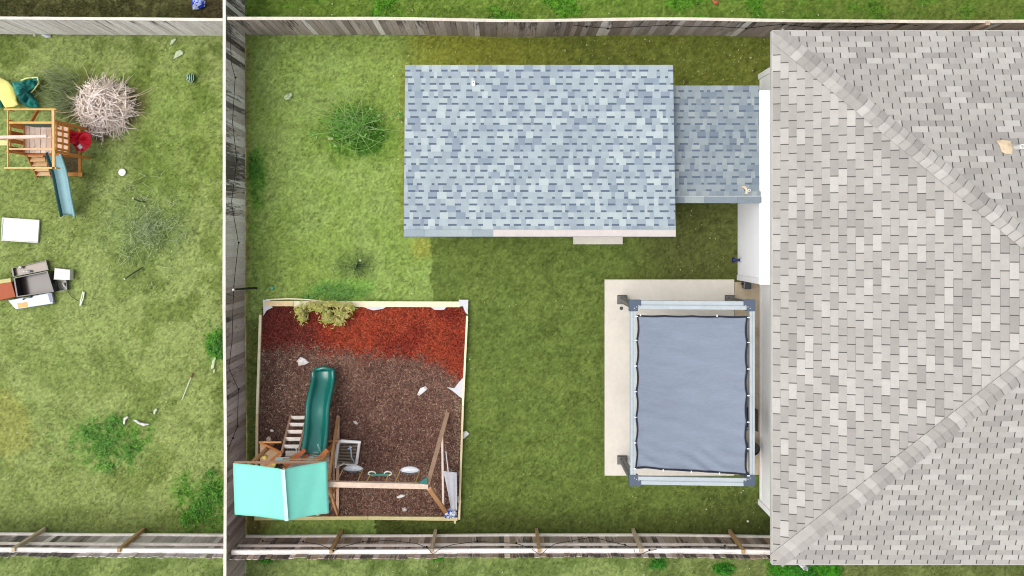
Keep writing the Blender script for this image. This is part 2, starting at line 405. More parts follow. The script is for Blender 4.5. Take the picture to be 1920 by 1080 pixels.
def pal_left(u, k): return mixt(WH, GR, U(0, 0.4)), (0.10 if u < 0.6 else 0.25)+U(-0.12, 0.12)
def pal_front(u, k): return (lambda v: tuple(q*v for q in mixt(mixt(GR, BR, U(0, 1)), TN, U(0, 0.3))))(U(.7, 1.5)), 0.33+0.2*U(-1, 1)
def pal_lf(u, k): return (lambda v: tuple(q*v for q in mixt(mixt(WH, GR, U(0, 1)), BR, U(0, 0.5))))(U(.6, 1.1)), (0.46 if 0.3 < u < 0.62 else 0.22)+U(-.1, .1)
XS = -6.355
fence('board_fence', 'dark weathered board fence behind the blue roofed shed running to the grey roofed house', (XS+0.05, 4.985), (15.0, 4.985), (0, -1), pal_back, 0.3, wave=0.045, seed=3, capcol=T(232, 222, 205), posts=[(2.4*i, 0) for i in range(1, 9)])
fence('board_fence', 'light grey board fence at the top of the yard with the brush pile', (-16, 5.05), (XS-0.05, 5.0), (0, -1), pal_left, 0.2, wave=0.02, seed=8, capcol=T(238, 230, 216), posts=[(2.4*i, 0) for i in range(1, 4)])
fence('board_fence', 'long streaked board fence between the two yards, white cap rail along its top', (XS, 8.6), (XS, -10.5), (1, 0), pal_side, 0.3, wave=0.03, seed=5, capcol=T(238, 231, 216), posts=[(2.4*i, 0) for i in range(1, 8)])
XE = W(1446, 0, 1.0).x
fence('board_fence', 'board fence with pinkish rails and orange stained posts below the swings and patio', (XS+0.06, -7.53), (7.6, -7.55), (0, 1), pal_front, 0.3, railside=True, cap=False, wave=0.035, seed=12,
      posts=[(W(641, 1000).x-XS-0.06, 0), (W(817, 1000).x-XS-.06, 0), (W(1006, 1000).x-XS-.06, 0), (W(1187, 1000).x-XS-.06, -0.03), (W(1368, 1000).x-XS-.06, -0.05)])
fence('board_fence', 'board fence with three white rails and two leaning posts below the weedy left yard', (-16, -7.50), (XS-0.06, -7.50), (0, 1), pal_lf, 0.3, railside=True, cap=False, wave=0.04, seed=17, posts=[(W(84, 994).x+16, 0), (W(269, 991).x+16, 0)])
# loose gate post at the far right of the back fence
mb = MB(); p_ = W(1851, 45, 1.8); mb.box((p_.x-0.02, 4.91, 0.94), (0.10, 0.09, 1.88), 0, (*T(214, 186, 160), 0.05)); mb.box((p_.x+0.11, 4.92, 0.8), (0.07, 0.05, 1.6), 0, (*T(190, 160, 132), 0.1))
tag(obj('fence_post', mb, M_wood, loc=(p_.x, 4.92, 0)), 'pale square double post standing against the back fence beside the house roof', 'post')

# cables with small bulbs on the fences
def cable(label, pts, bulbs, loc):
    t = thing('string_light_cable', loc, label, 'string lights', 'thin black string lights along the fences')
    mb = MB(); mb.tube(pts, 0.008, 5, col=T(30, 28, 28)); obj('cable', mb, M_any, t)
    for p in bulbs:
        mb = MB(); mb.lathe((p[0], p[1], p[2]-0.07), [(0.006, 0.0), (0.022, 0.02), (0.026, 0.045), (0.014, 0.07), (0.012, 0.09)], 8, T(24, 22, 22)); obj('bulb', mb, M_plastic, t)
def Wy(px, py, y):      # the point of the plane Y = y that shows at this pixel
    s = (CY-py)/y; return Vector(((px-CX)/s, y, H-F/s))
def Wx(px, py, x):
    s = (px-CX)/x; return Vector((x, (CY-py)/s, H-F/s))
ys_ = -7.42
pl = [(492, 1016), (530, 1018), (568, 1017), (600, 1022), (614, 1028), (625, 1035), (636, 1029), (650, 1024), (680, 1017), (730, 1014), (780, 1020), (800, 1027), (812, 1040), (828, 1028), (850, 1022), (895, 1016), (968, 1020), (992, 1028), (1014, 1042), (1026, 1030), (1040, 1021), (1110, 1008), (1172, 1023), (1188, 1030), (1193, 1044), (1218, 1033), (1284, 1025), (1360, 1025), (1440, 1028)]
P = [Wy(x, y-1, ys_) for x, y in pl]
cable('black cable with bulbs drooping along the rails of the fence below the patio', P, [P[i] for i in (0, 2, 5, 8, 11, 15, 16, 19, 22, 25, 27)], (0, ys_, 1))
pl = [(1075, 47), (1100, 50), (1140, 53), (1200, 50), (1250, 47), (1300, 50), (1350, 50), (1400, 53), (1440, 48), (1468, 46), (1525, 51), (1605, 50), (1680, 43), (1720, 48)]
P = [Wy(x, y, 4.94) for x, y in pl]; cable('black cable with bulbs on the back fence between shed and grey roof', P, [P[i] for i in (1, 2, 4, 7, 9, 10, 11, 12)], (2, 4.94, 1))
pl = [(431, 52), (434, 120), (441, 145), (436, 230), (444, 300), (434, 380), (447, 455), (438, 540), (435, 640), (429, 690), (447, 730), (445, 800), (436, 822), (428, 842)]
P = [Wx(x, y, XS+0.07) for x, y in pl]; cable('black cable sagging down the streaked fence between the two yards', P, [P[i] for i in (2, 4, 6, 10, 11, 12)], (XS, 0, 1))

# ------------------------------------------------------------------ roofs
def clip(poly, a, b):     # keep the left side of a->b
    out = []
    for i in range(len(poly)):
        p, q_ = poly[i], poly[(i+1) % len(poly)]
        sp = (b[0]-a[0])*(p[1]-a[1])-(b[1]-a[1])*(p[0]-a[0]); sq = (b[0]-a[0])*(q_[1]-a[1])-(b[1]-a[1])*(q_[0]-a[0])
        if sp >= 0: out.append(p)
        if (sp >= 0) != (sq >= 0):
            t = sp/(sp-sq); out.append((p[0]+(q_[0]-p[0])*t, p[1]+(q_[1]-p[1])*t))
    return out
def clip_to(poly, region):
    for i in range(len(region)):
        poly = clip(poly, region[i], region[(i+1) % len(region)])
        if len(poly) < 3: return []
    return poly
def slab(mb, O, u, v, nrm, poly, hfun, col):
    top = [O+u*p[0]+v*p[1]+nrm*hfun(p[1]) for p in poly]; bot = [O+u*p[0]+v*p[1]+nrm*0.0005 for p in poly]; n = len(poly)
    mb.add(top+bot, [list(range(n))], col); b_ = len(mb.v)-2*n
    for i in range(n): mb.f.append([b_+i, b_+n+i, b_+n+(i+1) % n, b_+(i+1) % n]); mb.c.append(tuple(q*0.35 for q in col[:3]))  # edge faces darkened to paint the shadow line at shingle butts
def three_tab(mb, O, u, v, region, tabw, exp, pal, seed):
    """three-tab shingles on the plane O + s*u + t*v (v points upslope), clipped to a convex region given counter-clockwise"""
    nrm = u.cross(v).normalized(); smin = min(p[0] for p in region); smax = max(p[0] for p in region); tmax = max(p[1] for p in region)
    r = random.Random(seed); k = 0; t = 0.0; ph = r.uniform(0, tabw)
    while t < tmax:
        s = smin-tabw*1.5+((k % 2)*0.5+ (0.06*(k//2 % 3)))*tabw
        while s < smax:
            g_ = 0.011
            jt = r.uniform(-0.004, 0.004)
            poly = clip_to([(s+g_, t+jt+0.004), (s+tabw-g_, t+jt+0.004), (s+tabw-g_, t+exp+0.003), (s+g_, t+exp+0.003)], region)
            if len(poly) >= 3:
                c = pal(r)
                slab(mb, O, u, v, nrm, poly, lambda q_, t=t: 0.013-0.010*max(0, min(1, (q_-t)/exp)), c)
            s += tabw
        t += exp; k += 1
def pal_house(r):
    x = r.random()
    if x < 0.15: c = (201, 196, 190)
    elif x < 0.5: c = (190, 185, 179)
    elif x < 0.85: c = (180, 175, 169)
    elif x < 0.99: c = (171, 166, 161)
    else: c = (175, 169, 165)
    k = r.uniform(-4, 4); return T(c[0]+k, c[1]+k+.6, c[2]+k)

ZE = 2.6; XL = W(1448, 0, ZE).x; YT = W(0, 58, ZE).y; YB = W(0, 1058, ZE).y
HALF = (YT-YB)/2; YM = (YT+YB)/2; PITCH = 0.412; ZR = ZE+HALF*PITCH; XA = XL+HALF; XR = XL+24
house = thing('house', (XL+10, YM, 0), 'house with light grey shingled hip roof and white walls beside the patio', 'house')
A = Vector((XL, YT, ZE)); B = Vector((XL, YB, ZE)); Cc = Vector((XR, YB, ZE)); D = Vector((XR, YT, ZE)); E1 = Vector((XA, YM, ZR)); E2 = Vector((XR-HALF, YM, ZR))
mb = MB(); dz = Vector((0, 0, 0.12))
dk = T(84, 82, 80)
mb.add([A, B, Cc, D, E1, E2], [(0, 1, 4), (1, 2, 5, 4), (2, 3, 5), (3, 0, 4, 5)], dk)
mb.add([A-dz, B-dz, Cc-dz, D-dz], [(0, 3, 2, 1)], T(235, 235, 235))
roof = obj('roof', mb, M_any, house)
sl = math.sqrt(1+PITCH**2)
mb = MB()
three_tab(mb, A, Vector((0, -1, 0)), Vector((1, 0, PITCH)).normalized(), [(0, 0), (2*HALF, 0), (HALF, HALF*sl)], 0.366, 0.176, pal_house, 1)
three_tab(mb, D, Vector((-1, 0, 0)), Vector((0, -1, PITCH)).normalized(), [(0, 0), (24, 0), (24-HALF, HALF*sl), (HALF, HALF*sl)], 0.366, 0.143, pal_house, 2)
three_tab(mb, B, Vector((1, 0, 0)), Vector((0, 1, PITCH)).normalized(), [(0, 0), (24, 0), (24-HALF, HALF*sl), (HALF, HALF*sl)], 0.366, 0.135, pal_house, 3)
obj('shingles', mb, M_shin, roof)
def hipcap(P0, P1, n1, n2, side1, side2, seed):
    """folded cap shingles up a hip from P0 to P1; side1/side2: in-plane directions square to the hip on both faces"""
    mb = MB(); r = random.Random(seed); d = (P1-P0); Ln = d.length; d.normalize(); e = 0.19; t = 0.0; w = 0.19
    n12 = (n1+n2).normalized()
    while t < Ln:
        t1 = min(t+e-0.010, Ln); c = pal_house(r); h0 = 0.05; h1 = 0.022; sk = 0.035
        a0 = P0+d*t; a1 = P0+d*t1
        vs = [a0+side1*w+n1*h0-d*sk*0, a0+n12*(h0+0.006)+d*sk, a0+side2*w+n2*h0, a1+side1*w+n1*h1, a1+n12*(h1+0.006)+d*sk, a1+side2*w+n2*h1]
        vs += [a0+side1*w, a0+d*sk, a0+side2*w, a1+side1*w, a1+d*sk, a1+side2*w]
        mb.add(vs, [(0, 1, 4, 3), (1, 2, 5, 4)], c); k_ = len(mb.v)-12
        for f_ in ((6, 7, 1, 0), (7, 8, 2, 1), (6, 0, 3, 9), (2, 8, 11, 5)): mb.f.append([k_+q for q in f_]); mb.c.append(tuple(q*0.3 for q in c))
        t += e
    return mb
def face_n(u, v): return u.cross(v).normalized()
nL = face_n(Vector((0, -1, 0)), Vector((1, 0, PITCH))); nT = face_n(Vector((-1, 0, 0)), Vector((0, -1, PITCH))); nB = face_n(Vector((1, 0, 0)), Vector((0, 1, PITCH)))
dh = (E1-A).normalized(); s1 = dh.cross(nL); s1 = s1 if s1.y < 0 else -s1; s2 = dh.cross(nT); s2 = s2 if s2.x > 0 else -s2
obj('hip_cap', hipcap(A+dh*0.12, E1, nL, nT, s1, s2, 5), M_shin, roof)
dh = (E1-B).normalized(); s1 = dh.cross(nL); s1 = s1 if s1.y > 0 else -s1; s2 = dh.cross(nB); s2 = s2 if s2.x > 0 else -s2
obj('hip_cap', hipcap(B+dh*0.12, E1, nB, nL, s2, s1, 6), M_shin, roof)
mb = MB(); lip = T(215, 212, 205)
for a, b in ((A, B), (B, Cc), (D, A)): mb.beam(a-Vector((0, 0, 0.06)), b-Vector((0, 0, 0.06)), 0.03, 0.13, lip)
obj('drip_edge', mb, M_any, roof)
mb = MB(); p = W(1904, 277, 3.9)
zr = ZE+PITCH*(YT-p.y); p = W(1904, 277, zr); zr = ZE+PITCH*(YT-p.y)
mb.lathe((p.x, p.y, zr-0.05), [(0.055, 0), (0.055, 0.33), (0.04, 0.33), (0.04, 0.25)], 16, T(245, 245, 242)); obj('vent_pipe', mb, M_plastic, roof)
mb = MB(); q_ = W(1885, 275, zr+0.02)
out = [(-.17, .13), (-.05, .15), (.14, .13), (.15, -.02), (.12, -.15), (0, -.17), (-.1, -.12), (-.12, .03)]
mb.add([(q_.x+a, q_.y+b, ZE+PITCH*(YT-(q_.y+b))+0.03) for a, b in out]+[(q_.x+.02, q_.y, ZE+PITCH*(YT-q_.y)+0.07)], [(i, 8, (i+1) % 8) for i in range(8)], T(232, 214, 184))
obj('flashing', mb, mat('sealant', T(228, 206, 172), 0.8, 9, 0.18, 0.3, 30), roof)
# walls
XW = 6.545; YWT = W(0, 141, 0).y; YWB = W(0, 944, 0).y
mb = MB(); mb.box(((XW+XR-0.4)/2, (YWT+YWB)/2, 1.27), (XR-0.4-XW, YWT-YWB, 2.5), 0, T(248, 248, 248))
obj('wall', mb, M_white, house)
mb = MB()
mb.box((XW-0.004, (YWT+YWB)/2, 0.14), (0.02, YWT-YWB-0.28, 0.1), 0, (0.8, 0.8, 0.8))
obj('base_board', mb, M_any, house)
for yy in (YWT-0.05, YWB+0.05):
    mb = MB(); mb.box((XW-0.012, yy, 1.25), (0.05, 0.13, 2.46), 0, (0.9, 0.9, 0.9)); obj('corner_board', mb, M_any, house)
BX = 6.005; BT, BBm = 3.3, W(0, 524.5, 0).y
mb = MB(); mb.box(((BX+XW)/2-0.001, (BT+BBm)/2, 1.06), (XW-BX-0.002, BT-BBm, 2.12), 0, T(236, 237, 240))
bump = obj('storage_closet', mb, mat('closet_siding', (0.84, 0.845, 0.87), 0.6, 2, 0.02), house)
mb = MB(); mb.box((BX-0.008, BBm+0.06, 1.05), (0.03, 0.13, 2.09), 0, (0.74, 0.74, 0.76)); obj('corner_board', mb, M_any, bump)
mb = MB(); mb.box(((BX+XW)/2-0.02, (BT+BBm)/2, 2.14), (XW-BX, BT-BBm+0.02, 0.035), 0, (0.86, 0.86, 0.86)); obj('closet_top', mb, M_any, bump)

# laminated blue shingles (v points upslope)
def pal_shed(r, dark=0.0):
    x = r.random()
    if x < 0.14: c = (192, 204, 205)
    elif x < 0.6: c = (177, 190, 195)
    elif x < 0.9: c = (164, 178, 186)
    else: c = (149, 163, 176)
    k = r.uniform(-5, 5); c = tuple(v+k for v in c)
    return T(*[v*(1-dark) for v in c])
def laminated(mb, O, u, v, wdt, Lt, exp, seed, dark=0.0, skip=0):
    nrm = u.cross(v).normalized(); r = random.Random(seed); t = 0.0; k = 0; reg = [(0, 0), (wdt, 0), (wdt, Lt), (0, Lt)]
    while t < Lt:
        s = -r.uniform(0, 0.25); up = False
        while s < wdt:
            x = r.random()
            w = r.uniform(0.07, 0.21) if not up else r.uniform(0.06, 0.22)
            c = pal_shed(r, dark)
            poly = clip_to([(s, t), (s+w, t), (s+w, t+exp), (s, t+exp)], reg)
            if len(poly) >= 3:
                if up: slab(mb, O, u, v, nrm, poly, lambda q_, t=t: 0.012-0.006*(q_-t)/exp, c)
                else:
                    slab(mb, O, u, v, nrm, poly, lambda q_: 0.0045, c)
                    bp = clip_to([(s+0.004, t+exp*0.70), (s+w-0.004, t+exp*0.70), (s+w-0.004, t+exp*0.99), (s+0.004, t+exp*0.99)], reg)
                    if len(bp) >= 3: slab(mb, O, u, v, nrm, bp, lambda q_: 0.0062, T(104, 117, 136))
            s += w; up = not up
        t += exp; k += 1
ZL, ZH = 2.3, 2.65
sa = W(760, 122, ZL); sb = W(757, 431, ZH-0.015); sc_ = W(1262, 122, ZL)
x0s, x1s = -2.13, 3.972; y1s = sa.y; y0s = W(0, 443.5, ZH).y
shed = thing('shed', ((x0s+x1s)/2, (y0s+y1s)/2, 0), 'shed with large blue grey shingled single slope roof in the middle of the yard', 'shed')
mb = MB(); mb.box(((x0s+x1s)/2, (y0s+y1s)/2, 1.12), (x1s-x0s-0.3, y1s-y0s-0.3, 2.2), 0, T(226, 224, 218)); obj('wall', mb, M_any, shed)
v_ = Vector((0, y0s-y1s, ZH-ZL)); Lr = v_.length; v_.normalize(); u_ = Vector((-1, 0, 0))
mb = MB(); O = Vector((x1s, y1s, ZL)); n_ = u_.cross(v_)
P4 = [O, O+u_*(x1s-x0s), O+u_*(x1s-x0s)+v_*Lr, O+v_*Lr]
mb.add(P4+[p_-n_*0.09 for p_ in P4], [(0, 1, 2, 3), (7, 6, 5, 4), (0, 4, 5, 1), (1, 5, 6, 2), (2, 6, 7, 3), (3, 7, 4, 0)], T(150, 160, 172))
sroof = obj('roof', mb, M_any, shed)
mb = MB(); laminated(mb, O+n_*0.001, u_, v_, x1s-x0s, Lr-0.15, 0.1535, 21); obj('shingles', mb, M_shed, sroof)
mb = MB(); xm = W(925, 0, ZH).x
P0 = O+v_*(Lr-0.15)+n_*0.006
mb.beam(Vector((x1s, P0.y-0.072, P0.z+0.012)), Vector((xm, P0.y-0.072, P0.z+0.012)), 0.155, 0.02, T(214, 204, 198)); obj('edge_flashing', mb, mat('flashing_metal', T(216, 206, 200), 0.7, 5, 0.06, 0.2, 80), sroof)
mb = MB(); s_ = xm-0.002
while s_ > x0s+0.02:
    w = U(0.25, 0.5); e_ = max(x0s, s_-w)
    mb.beam(Vector((s_, P0.y-0.072, P0.z+0.010)), Vector((e_+0.003, P0.y-0.072, P0.z+0.010)), 0.155, 0.018, pal_shed(random, 0.05)); s_ = e_
obj('ridge_shingle', mb, M_shed, sroof)
def roofz(y): return ZL+(y1s-y)/(y1s-y0s)*(ZH-ZL)
p = W(888, 156, 2.4); z = roofz(p.y)
mb = MB(); mb.box((p.x, p.y, z+0.03), (0.075, 0.12, 0.06), 0, T(244, 244, 240)); mb.lathe((p.x, p.y+0.015, z+0.055), [(0.012, 0), (0.012, 0.012)], 8, T(25, 25, 25)); obj('roof_vent', mb, M_plastic, sroof, bevel=0.008)
p = W(893, 131, 2.35); z = roofz(p.y)
mb = MB(); mb.lathe((p.x, p.y, z), [(0.03, 0), (0.028, 0.03), (0.01, 0.05)], 10, T(228, 206, 178)); obj('roof_plug', mb, M_plastic, sroof)
mb = MB(); a = W(1075, 446, 0.1); b = W(1168, 458, 0.1); mb.box(((a.x+b.x)/2, (0.1+b.y)/2, 0.05), (b.x-a.x, 0.1-b.y+0.0, 0.11), 0, T(236, 226, 212))
tag(obj('doorstep', mb, M_conc, loc=((a.x+b.x)/2, b.y, 0), bevel=0.012), 'cream concrete doorstep at the lower edge of the blue shed roof', 'doorstep')
# lower covered walkway between shed and house
zw0, zw1 = 2.02, 2.16; xa, xb = 3.86, 6.02; yt = W(0, 160.5, zw0).y; yb = W(0, 380.5, zw1).y
bw = thing('covered_walkway', ((xa+xb)/2, (yt+yb)/2, 0), 'lower blue shingled walkway roof joining the shed to the white house wall', 'walkway roof')
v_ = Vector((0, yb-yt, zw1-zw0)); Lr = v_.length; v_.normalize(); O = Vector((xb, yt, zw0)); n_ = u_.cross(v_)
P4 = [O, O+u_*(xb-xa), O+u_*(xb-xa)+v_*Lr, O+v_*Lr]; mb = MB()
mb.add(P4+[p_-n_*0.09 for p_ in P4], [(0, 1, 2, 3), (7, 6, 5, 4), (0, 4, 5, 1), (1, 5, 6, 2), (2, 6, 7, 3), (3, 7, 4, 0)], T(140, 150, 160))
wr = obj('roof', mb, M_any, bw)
mb = MB(); laminated(mb, O+n_*0.001, u_, v_, xb-xa, Lr-0.16, 0.153, 33, 0.13); obj('shingles', mb, M_shed, wr)  # darker blue tones, part of this lower roof's shade painted in
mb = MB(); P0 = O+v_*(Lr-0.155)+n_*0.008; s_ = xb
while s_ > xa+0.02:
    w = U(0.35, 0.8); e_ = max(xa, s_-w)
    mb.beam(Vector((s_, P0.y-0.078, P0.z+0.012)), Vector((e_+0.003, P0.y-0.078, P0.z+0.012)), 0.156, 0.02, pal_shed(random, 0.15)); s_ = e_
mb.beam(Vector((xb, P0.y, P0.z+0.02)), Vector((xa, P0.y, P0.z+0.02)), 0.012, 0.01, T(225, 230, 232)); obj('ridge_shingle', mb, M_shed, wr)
for (x, y) in ((4.15, yt-0.12), (5.85, yt-0.12), (4.15, yb+0.1), (5.85, yb+0.1)):
    mb = MB(); mb.box((x, y, 0.98), (0.1, 0.1, 1.94), 0, T(224, 222, 216)); obj('post', mb, M_any, bw)
mb = MB(); mb.box((3.98, (yt+yb)/2, 2.0), (0.05, yt-yb-0.1, 0.1), 0, T(220, 220, 220)); obj('beam', mb, M_any, bw)
p = W(1404, 357, 2.2)
mb = MB(); mb.lathe((p.x, p.y, zw1), [(0.034, 0), (0.034, 0.09), (0.02, 0.09), (0.018, 0.03)], 14, T(245, 245, 242)); mb.lathe((p.x, p.y, zw1+0.03), [(0.018, 0), (0.017, 0.012)], 10, T(70, 80, 110)); obj('vent_pipe', mb, M_plastic, wr)
mb = MB(); c0 = W(1399, 356, 2.2)
out = [(-.085, .09), (-.02, .095), (.03, .04), (.045, -.04), (.03, -.1), (-.03, -.09), (-.005, -.05), (-.01, 0), (-.04, .045), (-.09, .06)]
mb.add([(c0.x+a, c0.y+b, zw1+0.02) for a, b in out]+[(c0.x+a, c0.y+b, zw1-.01) for a, b in out], [list(range(10))[::-1]]+[(i, (i+1) % 10, 10+(i+1) % 10, 10+i) for i in range(10)], T(226, 184, 128)); obj('sealant', mb, MC['sealant'], wr)

# ------------------------------------------------------------------ patio and pergola
zp = 0.08
a = W(1134, 524, zp); b = W(1377, 892, zp)
mb = MB(); mb.prism([(a.x, b.y), (b.x, b.y), (b.x, a.y), (a.x+0.0, a.y)], -0.1, zp, T(233, 226, 213)); o = obj('patio', mb, M_conc, bevel=0.008); tag(o, 'cream concrete patio slab', kind='structure')
c = W(1427, 529, zp); mb = MB(); mb.prism([(b.x+0.008, b.y+.02), (XW-0.002, b.y+0.02), (XW-0.002, c.y), (b.x+0.008, c.y)], -0.1, zp-0.012, T(205, 188, 160)); o = obj('patio_strip', mb, M_conc2); tag(o, 'darker tan concrete strip beside the house wall', kind='structure')
mb = MB(); p = W(1165, 578, zp); mb.lathe((p.x, p.y, zp-0.002), [(0.045, 0), (0.045, 0.008), (0.03, 0.01)], 14, T(82, 84, 84)); tag(obj('drain_cap', mb, M_any, loc=(p.x, p.y, zp)), 'small round dark cap on the patio beside the upper left pergola post', 'drain cap')
ZP = 2.15
px0, px1 = W(1188, 0, ZP).x, W(1408, 0, ZP).x; py0, py1 = W(0, 573, ZP).y, W(0, 901, ZP).y
pg = thing('pergola', ((px0+px1)/2, (py0+py1)/2, zp), 'pale steel pergola with slate corner brackets and stretched grey shade cloth', 'pergola')
PM, PD, PS = T(190, 200, 204), T(104, 106, 106), T(84, 97, 115)
for (x, y) in ((px0, py0), (px1, py0), (px0, py1), (px1, py1)):
    mb = MB(); mb.box((x, y, (zp+ZP-0.1)/2+0.02), (0.13, 0.13, ZP-zp-0.1), 0, PD)
    for sx, sy in ((1, 0), (-1, 0), (0, 1), (0, -1)): mb.box((x+sx*0.07, y+sy*0.07, 1.06), (0.012+0.05*abs(sy), 0.012+0.05*abs(sx), 1.9), 0, T(128, 128, 124))
    po = obj('post', mb, M_metal, pg)
    mb = MB(); mb.box((x, y, zp+0.05), (0.21, 0.19, 0.10), 0, T(120, 120, 118)); mb.box((x, y, zp+0.008), (0.25, 0.23, 0.016), 0, T(92, 92, 92)); obj('post_base', mb, M_metal, po, bevel=0.006)
def pbeam(a, b, w):
    a = Vector(a); b = Vector(b); mb = MB(); d = (b-a).normalized(); r = d.cross(Vector((0, 0, 1)))
    mb.beam(a-r*w*0.27, b-r*w*0.27, w*0.42, 0.12, PM); mb.beam(a+r*w*0.27, b+r*w*0.27, w*0.42, 0.12, PM); mb.beam(a-Vector((0, 0, .005)), b-Vector((0, 0, .005)), w*0.14, 0.11, T(170, 182, 186))
    obj('beam', mb, M_metal, pg)
pbeam((px0+0.1, py0+0.02, ZP-0.06), (px1-0.1, py0+0.0, ZP-0.06), 0.20)
pbeam((px0+0.1, py1, ZP-0.06), (px1-0.1, py1-0.04, ZP-0.06), 0.19)
pbeam((px0-0.01, py0-0.1, ZP-0.06), (px0-0.01, py1+0.1, ZP-0.06), 0.13)
pbeam((px1+0.03, py0-0.1, ZP-0.06), (px1+0.03, py1+0.1, ZP-0.06), 0.12)
for (x, y) in ((px0, py0), (px1, py0), (px0, py1), (px1, py1)):
    mb = MB(); sx = 1 if x == px0 else -1; sy = -1 if y == py0 else 1
    pol = [(-.1, -.13), (.1, -.13), (.1, .0), (.17, .0), (.17, .13), (-.1, .13)]
    pol = [(x+a*sx, y-b*sy*-1*-1) for a, b in pol] if False else [(x+a*sx, y+(-b)*sy*1.0) for a, b in pol]
    if sx*sy > 0: pol = pol[::-1] if False else pol
    mb.prism(pol, ZP-0.14, ZP+0.012, PS)
    br = obj('corner_bracket', mb, M_metal, pg)
    for k in range(3):
        mb = MB(); mb.lathe((x+sx*(0.02+0.05*k), y-(-sy)*(0.06-0.03*k), ZP+0.012), [(0.011, 0), (0.009, 0.008)], 8, T(235, 238, 240)); obj('bolt', mb, M_metal, br)
# shade cloth
ZC = ZP+0.03
c00 = W(1193, 590, ZC); c10 = W(1403, 592, ZC); c11 = W(1402, 891, ZC); c01 = W(1190, 878, ZC)
def cl(u, v, ins=0.0):
    fu = abs(math.sin(math.pi*(v*6.0+0.0)))*0.032*(abs(u-0.5)*2)**6; fv = abs(math.sin(math.pi*(u*4)))*0.012*(abs(v-0.5)*2)**8
    du = (0.5-u)*2; dv = (0.5-v)*2
    p = (c00*(1-u)+c10*u)*(1-v)+(c01*(1-u)+c11*u)*v
    p = Vector((p.x+du*(fu+ins*(abs(u-.5)*2)**1), p.y-dv*(fv+ins*(abs(v-.5)*2)**1), p.z))
    x, y = p.x, p.y
    wr = 0.024*(fb(np.array([x*0.6+y*1.2]), np.array([y*5+x*1.4]), 1.0, 81, 3)[0]-0.5)*2+0.02*(vn(np.array([x]), np.array([y]), 1.1, 83)[0]-.5)
    low = max(0, v-0.8)/0.2; wr += 0.03*low*math.sin((x*1.0+y*2.0)*9+math.sin(x*4)*1.4)
    sag = -0.10*math.sin(math.pi*u)*math.sin(math.pi*v)
    p.z += wr+sag; return p
mb = MB(); nu, nv = 60, 84
for j in range(nv+1):
    for i in range(nu+1): mb.v.append(tuple(cl(i/nu, j/nv, 0.03)))
for j in range(nv):
    for i in range(nu): mb.f.append([j*(nu+1)+i, (j+1)*(nu+1)+i, (j+1)*(nu+1)+i+1, j*(nu+1)+i+1]); mb.c.append(T(152, 163, 183))
can = obj('shade_cloth', mb, mat('shade_cloth', T(142, 152, 168), 0.8, 1.3, 0.07, 0.12, 200, spec=0.15, stretch=(1, 4, 1)), pg, smooth=True, solid=0.004)
mb = MB(); ring = [(i/40, 0) for i in range(40)]+[(1, j/54) for j in range(54)]+[(1-i/40, 1) for i in range(40)]+[(0, 1-j/54) for j in range(54)]
o_ = [cl(u, v, 0.0) for u, v in ring]; i_ = [cl(u, v, 0.042) for u, v in ring]; n = len(ring)
for k in range(n):
    kk = (k+1) % n; mb.add([o_[k]+Vector((0, 0, .012)), o_[kk]+Vector((0, 0, .012)), i_[kk]+Vector((0, 0, .012)), i_[k]+Vector((0, 0, .012))], [(0, 3, 2, 1)], T(38, 45, 58))
obj('hem', mb, M_cloth, can, solid=0.006)
for (u, v) in [(0, k/6) for k in range(1, 6)]+[(1, k/6) for k in range(1, 6)]+[(k/4, 1) for k in range(1, 4)]+[(0.18*k, 0) for k in (0.2, 4)]+[(0, 1), (1, 1), (0, 0.01), (1, .01)]:
    p = cl(u, v, 0.0); mb = MB(); h_ = u in (0, 1)
    mb.box((p.x+(0.005 if u == 1 else -0.005)*h_, p.y, p.z+0.02), (0.06 if h_ else 0.025, 0.025 if h_ else 0.05, 0.02), 0, T(246, 246, 246)); obj('tie', mb, M_plastic, can)
# things around the patio
p = W(1401, 536, 0.3)
mb = MB(); mb.box((p.x, p.y+0.01, 0.20), (0.16, 0.16, 0.26), 0, T(44, 48, 50)); mb.box((p.x, p.y+.01, 0.34), (0.18, 0.18, 0.03), 0, T(58, 62, 62)); mb.box((p.x-.1, p.y+.04, 0.12), (0.02, 0.05, 0.1), 0, T(30, 30, 30))
tag(obj('utility_box', mb, M_plastic, loc=(p.x, p.y, 0.07), bevel=0.01), 'small black box on the tan strip under the end of the white closet', 'box')
mb = MB(); y_ = W(0, 488, 0.6).y
tp = thing('outdoor_faucet', (BX, y_, 0.5), 'navy blue faucet fitting sticking out of the white closet wall', 'faucet')
mb.lathe((0, 0, 0), [(0.001, 0), (0.05, 0.02), (0.055, 0.1), (0.03, 0.14), (0.035, 0.2), (0.02, 0.24)], 12, T(22, 34, 92)); mb.v = [(BX-0.26+p[2]*0.9, y_+p[0]*1.1, 0.45+p[1]) for p in mb.v]; obj('cover', mb, M_plastic, tp)
mb = MB(); mb.lathe((0, 0, 0), [(0.055, 0), (0.055, 0.03), (0.04, 0.04)], 14, T(200, 205, 225)); mb.v = [(BX-0.05+p[2], y_+p[0], 0.45+p[1]) for p in mb.v]; obj('flange', mb, M_plastic, tp)
